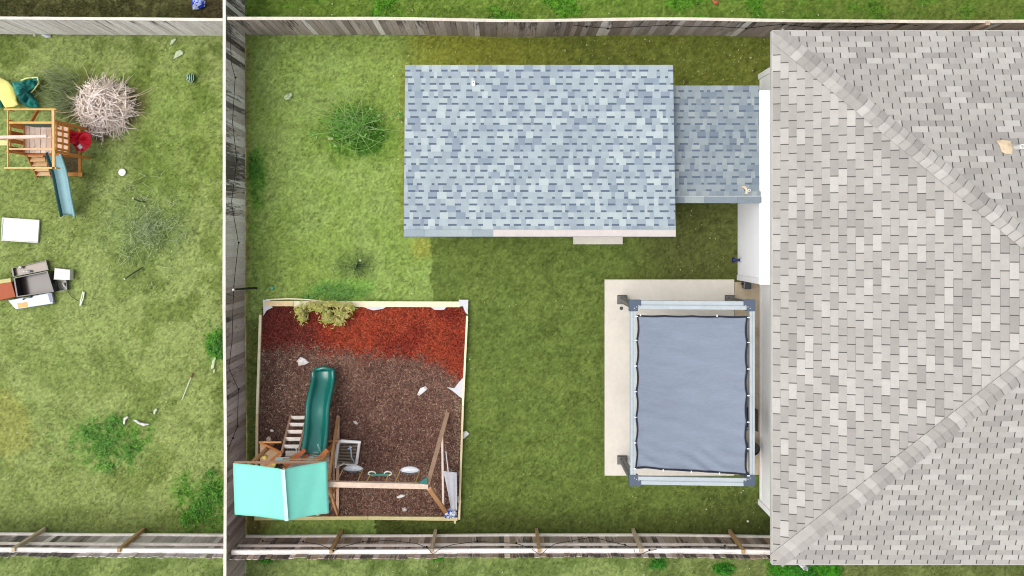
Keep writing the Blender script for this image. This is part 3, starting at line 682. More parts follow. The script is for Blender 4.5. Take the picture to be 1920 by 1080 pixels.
# chair half hidden between pergola and wall
ch = thing('patio_chair', (6.15, -4.45, zp), 'black metal patio chair half hidden between pergola beam and house wall', 'chair'); K = T(34, 33, 34)
mb = MB(); mb.box((6.0, -4.5, 0.5), (0.5, 0.5, 0.03), 0, K); obj('seat', mb, M_metal, ch, bevel=0.01)
mb = MB(); mb.tube([(6.22, -4.76, 0.5), (6.27, -4.76, 0.92), (6.27, -4.24, 0.92), (6.22, -4.24, 0.5)], 0.014, 6, col=K)
for k in range(4): mb.beam((6.22+k*.012, -4.75, 0.62+k*0.08), (6.22+k*.012, -4.25, 0.62+k*0.08), 0.012, 0.045, K)
obj('backrest', mb, M_metal, ch)
for dx in (5.78, 6.22):
    for dy in (-4.74, -4.26):
        mb = MB(); mb.tube([(dx, dy, 0.5), (dx+(.03 if dx > 6 else -.03), dy, zp)], 0.013, 6, col=K); obj('leg', mb, M_metal, ch)
for dy in (-4.76, -4.24):
    mb = MB(); mb.tube([(5.78, dy, 0.5), (5.76, dy, 0.72), (6.24, dy, 0.74)], 0.013, 6, col=K); obj('armrest', mb, M_metal, ch)
pt = thing('plant_pot', (6.30, -5.3, zp), 'dark round plant pot by the house wall near the lower end of the patio', 'plant pot')
mb = MB(); mb.lathe((6.30, -5.3, zp-.012), [(0.11, 0), (0.15, 0.3), (0.165, 0.3), (0.165, 0.34), (0.145, 0.34), (0.14, 0.28)], 20, T(48, 44, 40)); obj('pot', mb, M_plastic, pt)
mb = MB(); mb.lathe((6.30, -5.3, zp+0.24), [(0.14, 0), (0.13, 0.02), (0.05, 0.035)], 16, T(70, 55, 42)); obj('soil', mb, M_mulch, pt)

# ------------------------------------------------------------------ mulch bed
def bedcol(gx, gy):
    n2 = fb(gx, gy, 40, 41); n3 = fb(gx, gy, 9, 42); bnd = 655+np.clip((gx-600)/200, 0, 1)*18+np.clip((gx-800)/70, 0, 1)*45+(n3-0.5)*34+(vn(gx, gy, 3.0, 47)-0.5)*16
    c = np.zeros(gx.shape+(3,))+np.array([124, 92, 80.])
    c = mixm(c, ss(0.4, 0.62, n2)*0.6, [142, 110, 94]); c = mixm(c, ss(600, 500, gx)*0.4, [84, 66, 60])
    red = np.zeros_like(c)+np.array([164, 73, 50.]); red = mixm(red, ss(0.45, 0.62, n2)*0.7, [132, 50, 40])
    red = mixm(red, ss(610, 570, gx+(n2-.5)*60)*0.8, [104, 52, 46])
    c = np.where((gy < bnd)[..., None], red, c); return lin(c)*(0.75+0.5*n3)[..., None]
def mulchz(X, Y):
    return 0.055+(fb(X, Y, 0.5, 45)-.5)*0.05+(fb(X, Y, .09, 46)-.5)*0.03
bw_ = [((x-CX)/S(0.05), (CY-y)/S(0.05)) for x, y in [(493, 574), (874, 577), (859, 968), (481, 968)]]
nu, nv = 150, 160; vs = []; fs = []; cs = []
uu, vv = np.meshgrid(np.linspace(0, 1, nu), np.linspace(0, 1, nv)); q4 = np.array(bw_)
XY = ((1-uu)*(1-vv))[..., None]*q4[0]+(uu*(1-vv))[..., None]*q4[1]+(uu*vv)[..., None]*q4[2]+((1-uu)*vv)[..., None]*q4[3]
Zm = mulchz(XY[..., 0], XY[..., 1]); P3 = np.concatenate([XY, Zm[..., None]], -1).reshape(-1, 3)
colm = bedcol(CX+XY[..., 0]*S(0), CY-XY[..., 1]*S(0)).reshape(-1, 3)*0.75
i = np.arange(nu-1)[None, :]+np.arange(nv-1)[:, None]*nu; Q = np.stack([i, i+nu, i+nu+1, i+1], -1).reshape(-1, 4)
# shredded chips in the same object
n = 46000; a_ = rng.rand(n); b_ = rng.rand(n)
cxy = ((1-a_)*(1-b_))[:, None]*q4[0]+(a_*(1-b_))[:, None]*q4[1]+(a_*b_)[:, None]*q4[2]+((1-a_)*b_)[:, None]*q4[3]
ang = rng.uniform(0, 6.28, n); l_ = rng.uniform(0.012, 0.048, n); w_ = rng.uniform(0.004, 0.011, n); ti = rng.uniform(-0.5, 0.5, n); z_ = mulchz(cxy[:, 0], cxy[:, 1])+rng.uniform(0, 0.02, n)
ch_ = np.zeros((n, 4, 3))
for k, (i2, j2) in enumerate(((-1, -1), (1, -1), (1, 1), (-1, 1))):
    ch_[:, k, 0] = cxy[:, 0]+i2*l_*np.cos(ang)-j2*w_*np.sin(ang); ch_[:, k, 1] = cxy[:, 1]+i2*l_*np.sin(ang)+j2*w_*np.cos(ang); ch_[:, k, 2] = z_+i2*l_*np.sin(ti)+j2*0.003
cc = bedcol(CX+cxy[:, 0]*S(0)+rng.normal(0, 5, n), CY-cxy[:, 1]*S(0)+rng.normal(0, 8, n)); isred = cc[:, 0] > cc[:, 1]*3.0
va = rng.uniform(0.4, 1.75, n)[:, None]; cc = cc*va
edg = (CX+cxy[:, 0]*S(0)) > 846+(CY-cxy[:, 1]*S(0) < 850)*6
lt = (rng.rand(n) < np.where(edg, 0.32, 0.075)) & ~isred; cc[lt] = np.array(T(200, 178, 150))*rng.uniform(.5, 1, lt.sum())[:, None]
o = tris_object('mulch', np.concatenate([P3[Q], ch_]), np.concatenate([colm[Q[:, 0]], cc]), M_mulch, True)
tag(o, 'shredded red and brown bark mulch filling the play bed', 'mulch', kind='stuff')
fr = thing('garden_bed_frame', W(680, 770, 0), 'cream lumber frame around the red and brown mulch bed', 'bed frame')
LB = T(255, 244, 204)
def bd(a, b, w, h, z, c=LB):
    mb = MB(); mb.beam(W(*a, z), W(*b, z), w, h, c); obj('board', mb, M_lumber, fr)
bd((497, 569), (550, 569), 0.13, 0.1, 0.09, T(240, 214, 164)); bd((551, 569.5), (862, 570.5), 0.14, 0.09, 0.085, T(250, 238, 204))
mb = MB(); mb.tube([W(500, 562, .12), W(540, 560, .12), W(580, 562, .12), W(620, 567, .12)], 0.02, 5, col=LB); obj('edging', mb, M_lumber, fr)
bd((489, 590), (483, 775), 0.06, 0.14, 0.09); bd((483, 776), (481, 968), 0.06, 0.14, 0.09, T(240, 222, 176))
bd((876, 592), (868, 760), 0.05, 0.14, 0.09); bd((868, 761), (861, 973), 0.05, 0.14, 0.09, T(240, 224, 180))
bd((478, 971), (690, 970), 0.085, 0.13, 0.09, T(226, 212, 150)); bd((691, 970), (858, 972), 0.085, 0.13, 0.085, T(236, 222, 164))
bd((861, 930), (861.5, 942), 0.09, 0.1, 0.09); bd((853, 972), (853, 981), 0.05, 0.05, 0.08)
def sheet(pts, z, c, nm='corner_cloth', par=None, th=0.012):
    mb = MB(); n = len(pts); vs = [W(x, y, z) for x, y in pts]; cen = sum(vs, Vector())/n
    mb.prism([(v.x, v.y) for v in vs], z-th, z, c); return mb
for pts in ([(493, 562), (507, 562), (504, 572), (512, 576), (500, 582), (494, 592)], [(860, 562), (878, 562), (877, 590), (872, 585), (868, 574), (862, 575)], [(838, 726), (852, 728), (861, 716), (869, 708), (867, 748), (862, 744), (850, 734)], [(680, 575), (725, 575), (718, 579), (700, 582), (690, 579)], [(806, 575), (838, 575), (832, 581), (815, 581)]):
    obj('liner_cloth', sheet([(x, y) for x, y in pts][::-1], 0.135 if pts[0][1] < 570 else 0.10, T(226, 226, 232)), M_cloth, fr)

# generic crumpled cloth / bag
def crumple(name, label, cat, pts, z, hgt, cols, seed=0, group=None, trim=None, wr=1.0, m=None, rings=9, par=None):
    r = random.Random(seed); n = len(pts); m_ = 6
    vs = [W(x, y, z) for x, y in pts]; dense = []
    for i in range(n):
        for k in range(m_): dense.append(vs[i].lerp(vs[(i+1) % n], k/m_))
    cen = sum(vs, Vector())/n; size = max((v-cen).length for v in vs); N = len(dense); mb = MB()
    for j in range(rings+1):
        t = j/rings
        for p in dense:
            q_ = cen.lerp(p, t); nz = fb(np.array([q_.x+seed]), np.array([q_.y]), size*0.55, seed, 3)[0]
            rid = abs(vn(np.array([q_.x*1.3-q_.y+seed]), np.array([q_.y*0.7]), size*0.22, seed+2)[0]-0.5)*2
            h = hgt*((1-t**3)*0.55+0.15)*(0.35+1.2*nz)+(0.5-rid)*hgt*0.5*wr*min(1, (1-t)*3+0.25)
            mb.v.append((q_.x, q_.y, z+max(0.006, h)))
    for j in range(rings):
        for k in range(N):
            a = j*N+k; b = j*N+(k+1) % N; mb.f.append([a, a+N, b+N, b])
            cc = cols[0] if len(cols) == 1 else cols[int(min(len(cols)-1, max(0, (fb(np.array([mb.v[a][0]*2]), np.array([mb.v[a][1]*2]), size*.9, seed+9, 2)[0]-0.25)*2*len(cols))))]
            mb.c.append(cc)
    # edge skirt
    base = len(mb.v)
    for k in range(N): v = mb.v[rings*N+k]; mb.v.append((v[0], v[1], v[2]-0.02))
    for k in range(N): mb.f.append([rings*N+k, base+k, base+(k+1) % N, rings*N+(k+1) % N]); mb.c.append(cols[0])
    for f in mb.f: f.reverse() if False else None
    loc = (cen.x, cen.y, z)
    if trim or par:
        t = par or thing(name, loc, label, cat, group); body = obj('fabric', mb, m or M_cloth, t, smooth=True)
        if trim:
            t2 = MB(); t2.tube([Vector(mb.v[rings*N+k])+Vector((0, 0, .01)) for k in range(trim[0], trim[1])], 0.022, 6, col=trim[2]); obj('trim', t2, M_cloth, t)
        return t
    o = obj(name, mb, m or M_cloth, loc=loc, smooth=True); return tag(o, label, cat, group)

# ------------------------------------------------------------------ swing set and tower on the mulch
OR, OR2, GY = T(206, 132, 76), T(226, 170, 118), T(196, 184, 172)
tw = thing('play_tower', (-4.75, -5.7, 0), 'wooden play tower with turquoise tarp roof beside the long fence', 'play tower')
# canopy: two tarp slopes and a ridge strip
ez, rz = 2.5, 3.08
eL0, eL1 = W(437, 868, ez), W(440, 965, ez); eR0, eR1 = W(613, 865, ez), W(617, 962, ez); r0, r1 = W(531, 880, rz), W(538, 976, rz)
def tarp(a0, a1, b0, b1, c):
    mb = MB(); n = 16
    for j in range(n+1):
        for i in range(n+1):
            u, v = i/n, j/n; p = (a0.lerp(b0, u)).lerp(a1.lerp(b1, u), v); p = Vector(p); p.z -= 0.05*math.sin(math.pi*u)*(0.5+0.5*abs(2*v-1))-0.006*math.sin(u*13+v*5); mb.v.append(tuple(p))
    for j in range(n):
        for i in range(n): q_ = j*(n+1)+i; mb.f.append([q_, q_+n+1, q_+n+2, q_+1]); mb.c.append(c)
    return mb
M_tarp = mat('turquoise_tarp', T(138, 236, 214), 0.6, 2.0, 0.03, 0.08, 150, spec=0.4)
can = obj('canopy', tarp(eL0, eL1, r0, r1, (1, 1, 1)), M_tarp, tw, smooth=True, solid=0.006)
obj('canopy', tarp(r0, r1, eR0, eR1, (1, 1, 1)), M_tarp, tw, smooth=True, solid=0.006)
mb = MB(); mb.beam(r0+Vector((0, 0, .03)), r1+Vector((0, 0, .03)), 0.085, 0.02, T(206, 246, 242)); obj('ridge_strip', mb, M_cloth, tw)
mb = MB(); q_ = W(461, 895, 2.58); mb.tube([q_+Vector((0.0, .06, 0)), q_+Vector((.012, 0, 0)), q_+Vector((0, -.08, 0))], 0.008, 4, .3, col=T(25, 80, 70)); obj('tear', mb, M_cloth, tw)
# structure under the roof
def tb(nm, a, b, w, h, c, par=tw, m=M_lumber):
    mb = MB(); mb.beam(a, b, w, h, c); return obj(nm, mb, m, par)
TX0, TX1, TY0, TY1 = -5.62, -4.08, -6.3, -5.15; DZ = 1.3
for x in (TX0, TX1):
    for y in (TY0, TY1-0.05): tb('post', (x, y, 0), (x, y, 2.55), 0.07, 0.07, OR2)
# end frame bar (pink brown) and ridge supports
tb('roof_bar', W(440, 867, 2.44), W(612, 866, 2.44), 0.05, 0.06, T(206, 160, 130))
tb('roof_bar', W(442, 962, 2.44), W(614, 961, 2.44), 0.05, 0.06, T(206, 160, 130))
tb('ridge_pole', r0-Vector((0, -.02, .06)), r1-Vector((0, 0, .06)), 0.04, 0.06, OR2)
mb = MB(); 
for k in range(9):
    y = TY1+0.0-0.14*k-0.06; mb.box(((TX0+TX1)/2+0.3, y, DZ), (TX1-TX0-0.5, 0.13, 0.035), 0, random.choice([GY, T(204, 196, 186), T(188, 176, 162)]))
obj('deck', mb, M_lumber, tw)
# lower side table / sandbox cover left of the ladder
a = W(487, 829, 0.75); b = W(530, 850, 0.75); c_ = W(512, 880, 0.75); d_ = W(488, 884, 0.75)
mb = MB(); mb.prism([(a.x, a.y), (d_.x, d_.y), (c_.x, c_.y), (b.x, b.y)], 0.72, 0.75, T(214, 178, 140)); obj('side_table', mb, M_lumber, tw)
tb('brace', W(487, 829, 0.78), W(528, 849, 1.2), 0.05, 0.06, OR); tb('brace', W(528, 829, 1.0), W(487, 829, 0.8), 0.04, 0.05, OR2)
tb('brace', W(528, 847, 1.3), W(495, 875, 1.3), 0.07, 0.06, OR); tb('brace', W(531, 870, 1.33), W(556, 852, 1.33), 0.06, 0.03, OR)
tb('brace', W(572, 843, 1.5), W(535, 875, 1.5), 0.09, 0.05, T(206, 110, 66)); tb('brace', W(604, 850, 1.3), W(632, 827, 0.5), 0.07, 0.09, OR)
tb('brace', W(596, 862, 1.55), W(614, 843, 1.55), 0.10, 0.05, T(214, 132, 78)); tb('rail', W(530, 861, 1.7), W(612, 861, 1.7), 0.03, 0.06, OR2)
tb('rail', W(612, 828, 0.9), W(632, 826, 0.9), 0.03, 0.05, OR2); tb('brace', W(562, 868, 1.4), W(577, 852, 1.4), 0.06, 0.04, T(200, 96, 56))
mb = MB(); mb.box(tuple(W(530, 861, 1.36)), (0.33, 0.1, 0.02), 0.03, T(176, 206, 206)); mb.box(tuple(W(575, 860, 1.36)), (0.33, 0.1, 0.02), 0.03, T(176, 206, 206)); obj('panel', mb, M_any, tw)
tb('handle', W(555, 841, 1.6), W(558, 850, 1.45), 0.025, 0.025, T(190, 206, 214)); tb('handle', W(596, 834, 1.7), W(602, 848, 1.45), 0.03, 0.03, T(150, 212, 206))
for x, y in ((490, 853), (496, 858), (514, 869)):
    mb = MB(); q_ = W(x, y, 0.8); mb.lathe((q_.x, q_.y, 0.755), [(0.03, 0), (0.055, 0.02), (0.05, 0.06), (0.02, 0.075)], 10, T(246, 224, 96)); mb.box((q_.x+.04, q_.y, 0.79), (0.06, 0.02, 0.02), 0.5, T(246, 224, 96))
    tag(obj('toy_cup', mb, M_plastic, loc=(q_.x, q_.y, 0.75)), {490: 'leftmost yellow toy on the tan side table of the play tower', 496: 'middle yellow toy on the tan side table of the play tower', 514: 'yellow toy nearest the turquoise roof on the play tower'}[x], 'toy', 'yellow toys on the play tower')
# ladder
ld = []
lf, lt_ = W(561, 779, 0.05), W(545, 847, 1.3)
for sx in (-1, 1):
    tb('ladder_rail', lf+Vector((sx*0.2, 0, 0)), lt_+Vector((sx*0.2, 0, 0)), 0.05, 0.09, T(190, 152, 126))
for k in range(5):
    t = (k+0.25)/5.0; p = lf.lerp(lt_, t); mb = MB(); mb.box((p.x, p.y, p.z+0.04), (0.37, 0.085, 0.03), 0, T(250, 240, 230)); obj('tread', mb, M_lumber, tw)
# slide
def slide_obj(par, path, w, wall, ca, lip=0.03, nm='slide', m=None, xoff=None):
    mb = MB(); pr = [(-w/2-lip, wall*0.72), (-w/2-lip*.6, wall), (-w/2, wall*0.98), (-w/2+0.02, wall*0.4), (-w/2+0.07, 0.02), (-w/4, 0.0), (0, -0.008), (w/4, 0.0), (w/2-0.07, 0.02), (w/2-0.02, wall*0.4), (w/2, wall*0.98), (w/2+lip*.6, wall), (w/2+lip, wall*0.72)]
    npf = len(pr)
    for i, p in enumerate(path):
        p = Vector(p); d = Vector(path[min(i+1, len(path)-1)])-Vector(path[max(i-1, 0)]); d.normalize(); r = Vector((d.y, -d.x, 0)).normalized(); up = r.cross(d).normalized()
        if up.z < 0: up = -up
        for a, b in pr: mb.v.append(tuple(p+r*a+up*b))
    for i in range(len(path)-1):
        for k in range(npf-1): mb.f.append([i*npf+k, (i+1)*npf+k, (i+1)*npf+k+1, i*npf+k+1]); mb.c.append(ca(k/(npf-2)) if callable(ca) else ca)
    return obj(nm, mb, m or M_plastic, par, smooth=True, solid=0.012)
M_slide = mat('green_slide_plastic', T(16, 116, 104), 0.22, 2, 0.05, spec=0.7)
xs_ = -4.38; path = []
for k in range(33):
    t = k/32; y = -5.22+t*1.86; z = 1.36-1.12*(t-0.035*math.sin(t*4*math.pi))-0.02; z = 1.36 if t < 0.05 else z
    if t > 0.86: z = z+(t-0.86)*0.5
    path.append((xs_+0.035*t-0.01+0.02*math.sin(t*9), y, z))
slide_obj(tw, path, 0.42, 0.15, (1, 1, 1), lip=0.09, m=M_slide)
mb = MB(); mb.tube([(xs_-0.22+0.035, -3.36, 0.34), (xs_+.03, -3.30, 0.32), (xs_+0.29, -3.36, 0.34)], 0.05, 8); o = obj('slide_lip', mb, M_slide, tw, smooth=True)
mb = MB(); mb.box((xs_+0.01, -3.4, 0.12), (0.3, 0.12, 0.24), 0, (1, 1, 1)); obj('slide_foot', mb, M_slide, tw)
# swing frame
sw = thing('swing_set', (-2.8, -5.74, 0), 'wooden swing beam on A shaped legs standing on the mulch', 'swing frame')
zb = 2.2; bl = W(612, 907, zb); br_ = W(803, 911, zb)
tb('beam', bl, br_, 0.12, 0.14, T(226, 200, 178), sw)
mb = MB()
for x in (628, 664, 672, 683, 722, 733, 742, 773, 780, 794): q_ = W(x, 910.5, zb+.072); mb.lathe((q_.x, q_.y, zb+0.07), [(0.014, 0), (0.012, 0.01)], 8, T(246, 244, 240))
obj('bolt_caps', mb, M_plastic, sw)
tp_ = Vector((br_.x+0.0, br_.y, zb))
tb('leg', W(840, 771, 0), tp_+Vector((-.01, .06, 0)), 0.10, 0.06, T(204, 168, 138), sw); tb('leg', W(838, 963, 0), tp_+Vector((0.02, -.06, 0)), 0.10, 0.06, T(214, 160, 112), sw)
tb('cross_bar', W(829, 812, 0.62), W(831, 948, 0.40), 0.05, 0.08, T(238, 222, 208), sw)
tp2 = Vector((bl.x+0.05, bl.y, zb))
tb('leg', W(634, 778, 0), tp2+Vector((0, .05, 0)), 0.05, 0.08, OR2, sw); tb('leg', W(633, 965, 0), tp2+Vector((0, -.05, 0)), 0.05, 0.08, OR2, sw)
tb('ground_bar', W(634, 780, 0.12), W(633, 962, 0.12), 0.07, 0.05, T(214, 178, 152), sw)
tb('cross_bar', W(626, 826, 0.7), W(626, 940, 0.7), 0.04, 0.06, T(214, 176, 146), sw); tb('brace', W(631, 913, 1.0), W(618, 930, 1.5), 0.05, 0.05, OR, sw)
mb = MB(); q1, q2, q3 = W(784, 905, zb+.03), W(801, 893, zb+.03), W(802, 908, zb+.03); mb.prism([(q1.x, q1.y), (q3.x, q3.y), (q2.x, q2.y)], zb+.0, zb+.082, T(40, 110, 102)); obj('bracket', mb, M_any, sw)
def swing(label, xa, xb, ypx, z, kind, atx, idx):
    s = thing('swing', W((xa+xb)/2, ypx, z), label, 'swing', 'swings hanging from the wooden beam')
    a = W(xa, ypx, z); b = W(xb, ypx, z)
    for e, ax in ((a, atx[0]), (b, atx[1])):
        t = W(ax, 908, zb-.07); mb = MB(); mb.tube([t, e.lerp(t, .5)+Vector((0, 0, 0)), e], 0.016, 6, col=T(255, 206, 84)); obj('rope', mb, M_plastic, s)
    mb = MB()
    if kind == 'disc':
        n = 20; m = (a+b)/2; R = (b.x-a.x)/2+0.0
        for j, (k, zz) in enumerate(((0.0, .05), (0.55, .04), (0.85, .02), (1.0, 0.0), (1.0, -0.02), (0.8, -.04))):
            for i in range(n): tt = 2*math.pi*i/n; mb.v.append((m.x+R*k*math.cos(tt), m.y+0.085*k*math.sin(tt)+0.03*math.sin(tt)**2*k, m.z+zz+0.03*math.sin(tt)))
        for j in range(5):
            for i in range(n): mb.f.append([j*n+i, j*n+(i+1) % n, (j+1)*n+(i+1) % n, (j+1)*n+i]); mb.c.append(T(246, 250, 255))
        obj('seat', mb, M_plastic, s, smooth=True, solid=0.008)
        mb = MB(); mb.tube([a+Vector((0, 0, .02)), (a+b)/2+Vector((0, -.09, .0)), b+Vector((0, 0, .02))], 0.012, 6, col=T(40, 70, 80)); obj('seat_strap', mb, M_plastic, s)
    else:
        mb.tube([a, b], 0.025, 8, col=T(54, 140, 116)); obj('bar', mb, M_plastic, s)
        for e in (a+Vector((.03, .03, 0)), b+Vector((-.01, .03, 0))):
            mb = MB(); mb.tube([e+Vector((0.085*math.cos(t), 0.05*math.sin(t), 0.02*math.sin(t))) for t in np.linspace(0, 6.28, 17)], 0.017, 6, col=T(226, 240, 232)); obj('ring', mb, M_plastic, s)
swing('pale oval swing seat beside the white framed net', 643, 681, 880, 0.5, 'disc', (629, 668), 0)
swing('green trapeze bar with two pale rings between the swing seats', 695, 728, 890, 1.1, 'bar', (684, 722), 1)
swing('pale oval swing seat next to the green bracket', 750, 787, 883, 0.77, 'disc', (739, 778), 2)
# white framed net
nt_ = thing('ball_net', W(650, 852, 0.2), 'white framed black mesh net standing beside the tower on the mulch', 'net')
co = [W(634, 829, 0.55), W(640, 827, 0.6), W(674, 829, 0.5), W(668, 869, 0.12), W(660, 872, .1), W(628, 876, 0.12)]
mb = MB(); mb.tube(co[:5]+[W(645, 868, .1), co[5], co[0]], 0.042, 8, col=(.85, .84, .8)); obj('frame', mb, M_plastic, nt_)
mb = MB(); A0, A1, B0, B1 = W(635, 831, .5), W(670, 832, .46), W(631, 871, .13), W(664, 869, .13)
for k in range(15):
    t = k/14; mb.tube([A0.lerp(A1, t), B0.lerp(B1, t)], 0.007, 4, col=T(48, 42, 40)); mb.tube([A0.lerp(B0, t)+Vector((0, 0, .01)), A1.lerp(B1, t)+Vector((0, 0, .01))], 0.006, 4, col=T(214, 196, 170))
obj('mesh_net', mb, M_cloth, nt_)
mb = MB(); mb.tube([W(656, 836, .52), W(658, 845, .5), W(659, 857, .4), W(665, 869, .2)], 0.022, 6, .7, col=T(196, 212, 238)); mb.tube([W(652, 842, .52), W(660, 838, .52)], 0.016, 5, col=T(206, 220, 240)); obj('strap', mb, M_cloth, nt_)
# folded white sheet and bag in the corner
def folded(name, label, cat, pts, z0, z1, c):
    mb = MB(); n = len(pts)//2; L_ = pts[:n]; R_ = pts[n:][::-1]
    for j in range(13):
        t = j/12*(n-1); k = min(n-2, int(t)); f_ = t-k
        l = (L_[k][0]*(1-f_)+L_[k+1][0]*f_, L_[k][1]*(1-f_)+L_[k+1][1]*f_); r = (R_[k][0]*(1-f_)+R_[k+1][0]*f_, R_[k][1]*(1-f_)+R_[k+1][1]*f_)
        z = z0+(z1-z0)*j/12
        for i in range(13):
            s = i/12; mb.v.append(tuple(W(l[0]*(1-s)+r[0]*s, l[1]*(1-s)+r[1]*s, z+0.015*math.sin(s*11+j*.2)*(1-abs(2*s-1)*.3)+.03)))
    for j in range(12):
        for i in range(12): q = j*13+i; mb.f.append([q, q+13, q+14, q+1]); mb.c.append(c)
    o = obj(name, mb, M_cloth, loc=W(*pts[0], min(z0, z1)), smooth=True, solid=0.01); tag(o, label, cat); return o
folded('folded_umbrella', 'folded pale grey cloth umbrella leaning in the lower right corner of the mulch bed', 'umbrella', [(831, 883), (836, 905), (842, 935), (846, 957), (857, 957), (857, 935), (857, 905), (857, 886)], 0.55, 0.2, T(214, 214, 220))
mb = MB(); mb.tube([W(836, 846, 0.7), W(841, 888, 0.62)], 0.014, 6, col=T(226, 222, 222)); tag(obj('umbrella_pole', mb, M_plastic, loc=W(838, 868, .6)), 'thin pale pole lying above the folded grey umbrella', 'pole')
crumple('plastic_bag', 'white and blue plastic bag in the corner of the mulch bed', 'bag', [(833, 962), (840, 954), (850, 951), (856, 957), (857, 970), (846, 973), (834, 971)], 0.1, 0.14, [T(236, 242, 250), T(222, 232, 248), T(60, 90, 200), T(240, 246, 252)], 3)

# ------------------------------------------------------------------ plants
def blades(mb, c, n, r, l0, l1, cols, rise=0.5, w=0.01, droop=0.6, segs=4, rnd=random):
    for _ in range(n):
        a = rnd.uniform(0, 6.283); st = Vector((c[0]+rnd.gauss(0, r), c[1]+rnd.gauss(0, r), c[2])); L_ = rnd.uniform(l0, l1); d = Vector((math.cos(a), math.sin(a), 0)); p = Vector((-d.y, d.x, 0)); k = rnd.choice(cols); rs = rise*rnd.uniform(.5, 1.3)
        pts = [st+d*(L_*t)+Vector((0, 0, L_*(rs*t*1.6-droop*t*t))) for t in [i/segs for i in range(segs+1)]]
        base = len(mb.v); cv = rnd.uniform(-.25, .25)
        for i, q in enumerate(pts):
            ww = w*(1-i/segs*0.85); q = q+p*(cv*L_*(i/segs)**2); mb.v += [tuple(q+p*ww), tuple(q-p*ww)]
        for i in range(segs): mb.f.append([base+2*i, base+2*i+1, base+2*i+3, base+2*i+2]); mb.c.append(k)
def leaves(mb, c, n, sx, sy, h, cols, size=(0.02, 0.05), rnd=random):
    for _ in range(n):
        a = rnd.uniform(0, 6.283); rr = abs(rnd.gauss(0, .55)); p = Vector((c[0]+math.cos(a)*rr*sx, c[1]+math.sin(a)*rr*sy, c[2]+rnd.uniform(0.02, h)*max(.2, 1-rr*.6)))
        s = rnd.uniform(*size); t = rnd.uniform(0, 6.283); d = Vector((math.cos(t), math.sin(t), rnd.uniform(-.4, .5)))*s; q = Vector((-math.sin(t), math.cos(t), rnd.uniform(-.4, .4)))*s*0.4
        mb.add([p-d, p+q, p+d, p-q], [(0, 1, 2, 3)], rnd.choice(cols))
def plant(name, label, cat, px, py, spec, loc_z=0.0, group=None, merge=True):
    c = W(px, py, loc_z); t = thing(name, c, label, cat, group)
    m1 = MB(); m2 = MB(); spec(c, m1, m2)
    if m1.f and merge:
        k = len(m2.v); m2.v += m1.v; m2.f += [[i+k for i in f] for f in m1.f]; m2.c += m1.c; m1 = MB()
    if m1.f: obj('stems', m1, M_leaf, t)
    if m2.f: obj('foliage', m2, M_leaf, t)
    return t
G1, G2, G3, G4, G5 = T(108, 178, 64), T(142, 204, 90), T(76, 142, 44), T(176, 216, 132), T(50, 90, 30)
def stem_line(mb, p0, p1, sag, r, c, wob=0.06):
    pts = []; pv = (p1-p0).cross(Vector((0, 0, 1))).normalized(); k = U(-wob, wob)
    for i in range(7): t = i/6; pts.append(p0.lerp(p1, t)+Vector((0, 0, sag*math.sin(math.pi*t)))+pv*(k*(p1-p0).length*math.sin(math.pi*t)))
    mb.tube(pts, r, 4, 0.35, col=c, cap=False)
def sp_weed(c, m1, m2):
    for (x, y) in ((541, 184), (560, 222), (572, 208), (590, 262), (610, 160), (640, 122), (655, 160), (680, 150), (712, 176), (740, 250), (750, 246), (742, 215), (700, 290), (665, 292), (640, 285), (725, 270), (574, 253), (586, 216), (597, 204), (630, 185), (690, 165), (720, 200)):
        q = W(x, y, U(0.1, 0.35)); stem_line(m1, c+Vector((U(-.3, .3), U(-.2, .2), .2)), q, U(.15, .4), 0.009, random.choice([G4, G2, T(180, 214, 140)]))
    for _ in range(150):
        a = U(0, 6.28); L_ = U(0.15, 0.8) if math.cos(a) > -.3 else U(.3, 1.25); q = c+Vector((math.cos(a)*L_, math.sin(a)*L_*0.65, U(0.02, .4))); stem_line(m1, c+Vector((random.gauss(0, .34), random.gauss(0, .22), .1)), q, U(.02, .3), 0.006, random.choice([G1, G2, G2, G4]), .4)
    for _ in range(22): leaves(m2, c+Vector((random.gauss(.05, .42), random.gauss(0, .24), U(0, .15))), 18, .13, .1, .2, [G1, G2, G2, G4, G3], (.02, .05))
    leaves(m2, c, 220, 0.75, 0.45, 0.45, [G1, G1, G2, G3, T(84, 146, 54), G2], (0.02, 0.055))
plant('wild_shrub', 'bright green weed clump with long spreading stems left of the shed', 'shrub', 668, 236, sp_weed, merge=False)
def sp_yel(c, m1, m2):
    YL = [T(206, 204, 110), T(190, 196, 96), T(222, 216, 140), T(166, 178, 76), T(216, 196, 132)]
    for (x, y, rx, ry, nn) in ((562, 583, 14, 14, 170), (568, 596, 12, 12, 140), (600, 578, 22, 10, 240), (612, 596, 13, 17, 240), (640, 588, 18, 15, 260), (635, 603, 14, 10, 140), (655, 577, 14, 8, 120), (585, 573, 20, 8, 150), (620, 570, 40, 7, 200)):
        q = W(x, y, 0.35)
        for _ in range(nn):
            a = U(0, 6.28); r = abs(random.gauss(0, .5)); p = q+Vector((math.cos(a)*r*rx/76, math.sin(a)*r*ry/76, U(-.2, .1))); k = random.choice(YL)
            t = U(0, 6.28); s = U(.03, .075); d = Vector((math.cos(t), math.sin(t), U(-.3, .4)))*s; w = Vector((-math.sin(t), math.cos(t), U(-.3, .3)))*s*.22; m2.add([p-d, p+w, p+d, p-w], [(0, 1, 2, 3)], k)
        stem_line(m1, c+Vector((0, 0, 0.03)), q, .1, 0.01, T(150, 150, 80))
plant('yellow_green_shrub', 'yellow green feathery shrub spilling over the top board of the mulch bed', 'shrub', 612, 566, sp_yel, merge=True)
